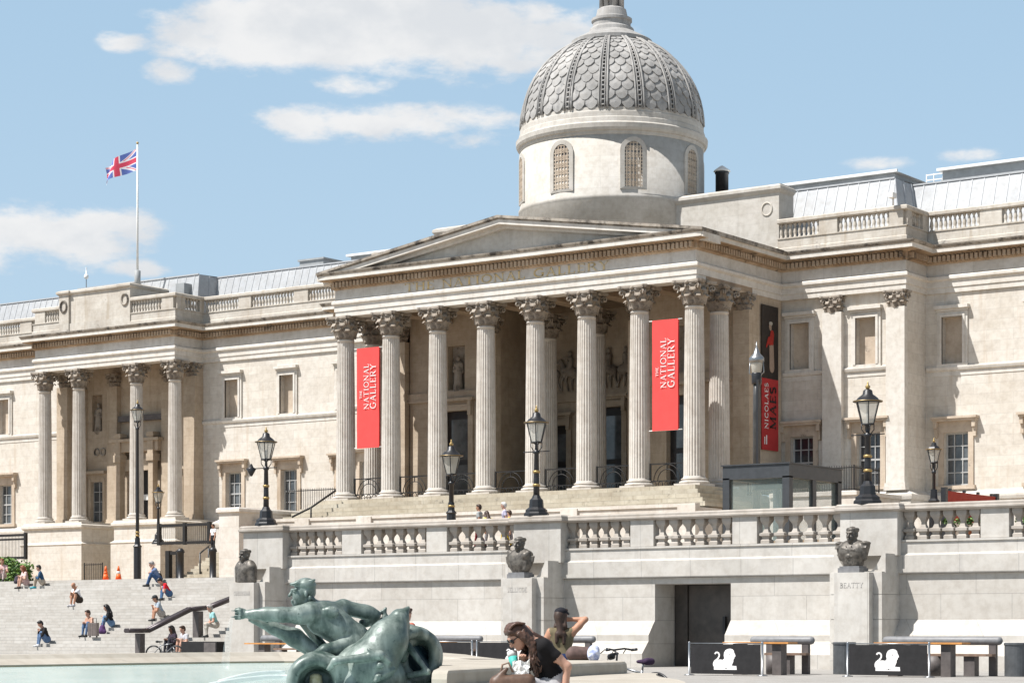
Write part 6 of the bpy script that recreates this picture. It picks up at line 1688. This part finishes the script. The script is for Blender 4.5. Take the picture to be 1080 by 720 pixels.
# ================================================================== SKY, SUN, CAMERA
LD = V((.62, 1.0, -1.84)).normalized()
sun = bpy.data.lights.new('sun','SUN'); sun.energy = 5.0; sun.angle = R(.5); sun.color = (1.0,.975,.945)
so = bpy.data.objects.new('sun', sun); COL.objects.link(so); so.rotation_euler = LD.to_track_quat('-Z','Y').to_euler(); so.location = (-60,-80,120)
w = bpy.data.worlds.new('World'); scene.world = w; w.use_nodes = True; nt = w.node_tree
bg = nt.nodes['Background']; bg.inputs['Strength'].default_value = .075
sky = nt.nodes.new('ShaderNodeTexSky'); sky.sky_type = 'NISHITA'; sky.sun_disc = False
sky.sun_elevation = math.asin(-LD.z); sky.sun_rotation = math.atan2(-LD.x, -LD.y)
sky.air_density = 1.0; sky.dust_density = 2.0; sky.ozone_density = 2.0; sky.altitude = 50
tc = nt.nodes.new('ShaderNodeTexCoord'); gen = tc.outputs['Generated']
sx = nt.nodes.new('ShaderNodeSeparateXYZ'); nt.links.new(gen, sx.inputs[0])
def mth(op, a, b=None):
    n = nt.nodes.new('ShaderNodeMath'); n.operation = op
    for i, v in enumerate((a,b)):
        if v is None: continue
        if hasattr(v,'links'): nt.links.new(v, n.inputs[i])
        else: n.inputs[i].default_value = v
    return n.outputs[0]
az = mth('ARCTAN2', sx.outputs[0], sx.outputs[1])          # azimuth from +Y, clockwise
el = mth('ARCSINE', sx.outputs[2])
n1 = noise(nt, mapping(nt, gen, (1,1,2.0)), 13, 7, .62); n2 = noise(nt, mapping(nt, gen, (1,1,2.6)), 34, 6, .6)
def azel(px_, py_):
    a = math.atan((px_-540)/FP)-TH
    e = math.atan((HOR-py_)/math.hypot(FP, px_-540)); return a, e
CL = [(310,38,125,34,1.1),(420,28,160,42,1.2),(520,38,120,38,1.05),(585,30,60,22,.6),(235,30,45,20,.5),(132,44,26,10,.8),(180,76,28,12,.8),(365,90,55,12,.85),(400,128,135,18,.85),(320,128,70,16,.8),(500,146,50,11,.65),
      (45,250,84,30,1.15),(100,238,60,20,.9),(-10,262,90,26,1.0),(140,282,36,10,.75),(1025,163,46,9,.38),(930,172,42,8,.36)]
tot = None
for px_, py_, rx, ry, s in CL:
    a, e = azel(px_, py_)
    du = mth('DIVIDE', mth('SUBTRACT', az, a), rx/FP*1.0); dv = mth('DIVIDE', mth('SUBTRACT', el, e), ry/FP*1.0)
    d2 = mth('ADD', mth('MULTIPLY', du, du), mth('MULTIPLY', dv, dv))
    g_ = mth('MULTIPLY', mth('POWER', 2.718, mth('MULTIPLY', d2, -.75)), s)
    tot = g_ if tot is None else mth('MAXIMUM', tot, g_)
den = mth('ADD', tot, mth('ADD', mth('MULTIPLY', mth('SUBTRACT', n1, .5), 2.2), mth('MULTIPLY', mth('SUBTRACT', n2, .5), 1.3)))
n3 = noise(nt, mapping(nt, gen, (1,1,1.6)), 22, 6, .55)
den = ramp(nt, mth('MULTIPLY', den, mth('MINIMUM', mth('MULTIPLY', tot, 3.0), 1.0)), .2, .75)
low = mth('SUBTRACT', 1.0, ramp(nt, el, R(14), R(50)))
base = mixc(nt, mth('MULTIPLY', low, .75), sky.outputs[0], mixc(nt, ramp(nt, el, R(5), R(17)), (4.75,6.4,7.85), (4.05,5.85,7.5)))
base = mixc(nt, mth('MULTIPLY', ramp(nt, el, R(22), R(48)), .6), base, (2.9,2.7,2.5))  # grey in the unseen upper sky, added to warm the fill in shade
col = mixc(nt, mth('MULTIPLY', den, .93), base, mixc(nt, ramp(nt, n3, .35, .62), (6.4,6.55,6.75), (7.7,7.65,7.6)))
nt.links.new(col, bg.inputs['Color'])
cam = bpy.data.cameras.new('camera'); co = bpy.data.objects.new('camera', cam); COL.objects.link(co)
co.location = (0,0,EYE); co.rotation_euler = (R(90),0,TH)
cam.sensor_fit = 'HORIZONTAL'; cam.sensor_width = 36; cam.lens = 36*FP/1080; cam.shift_y = (HOR-360)/1080
cam.clip_start = .5; cam.clip_end = 3000
scene.camera = co
vs_ = scene.view_settings; vs_.view_transform = 'Standard'; vs_.look = 'None'; vs_.gamma = 1; vs_.exposure = .66; vs_.use_curve_mapping = False
scene.render.engine = 'CYCLES'
scene.render.resolution_x = 1024; scene.render.resolution_y = 682
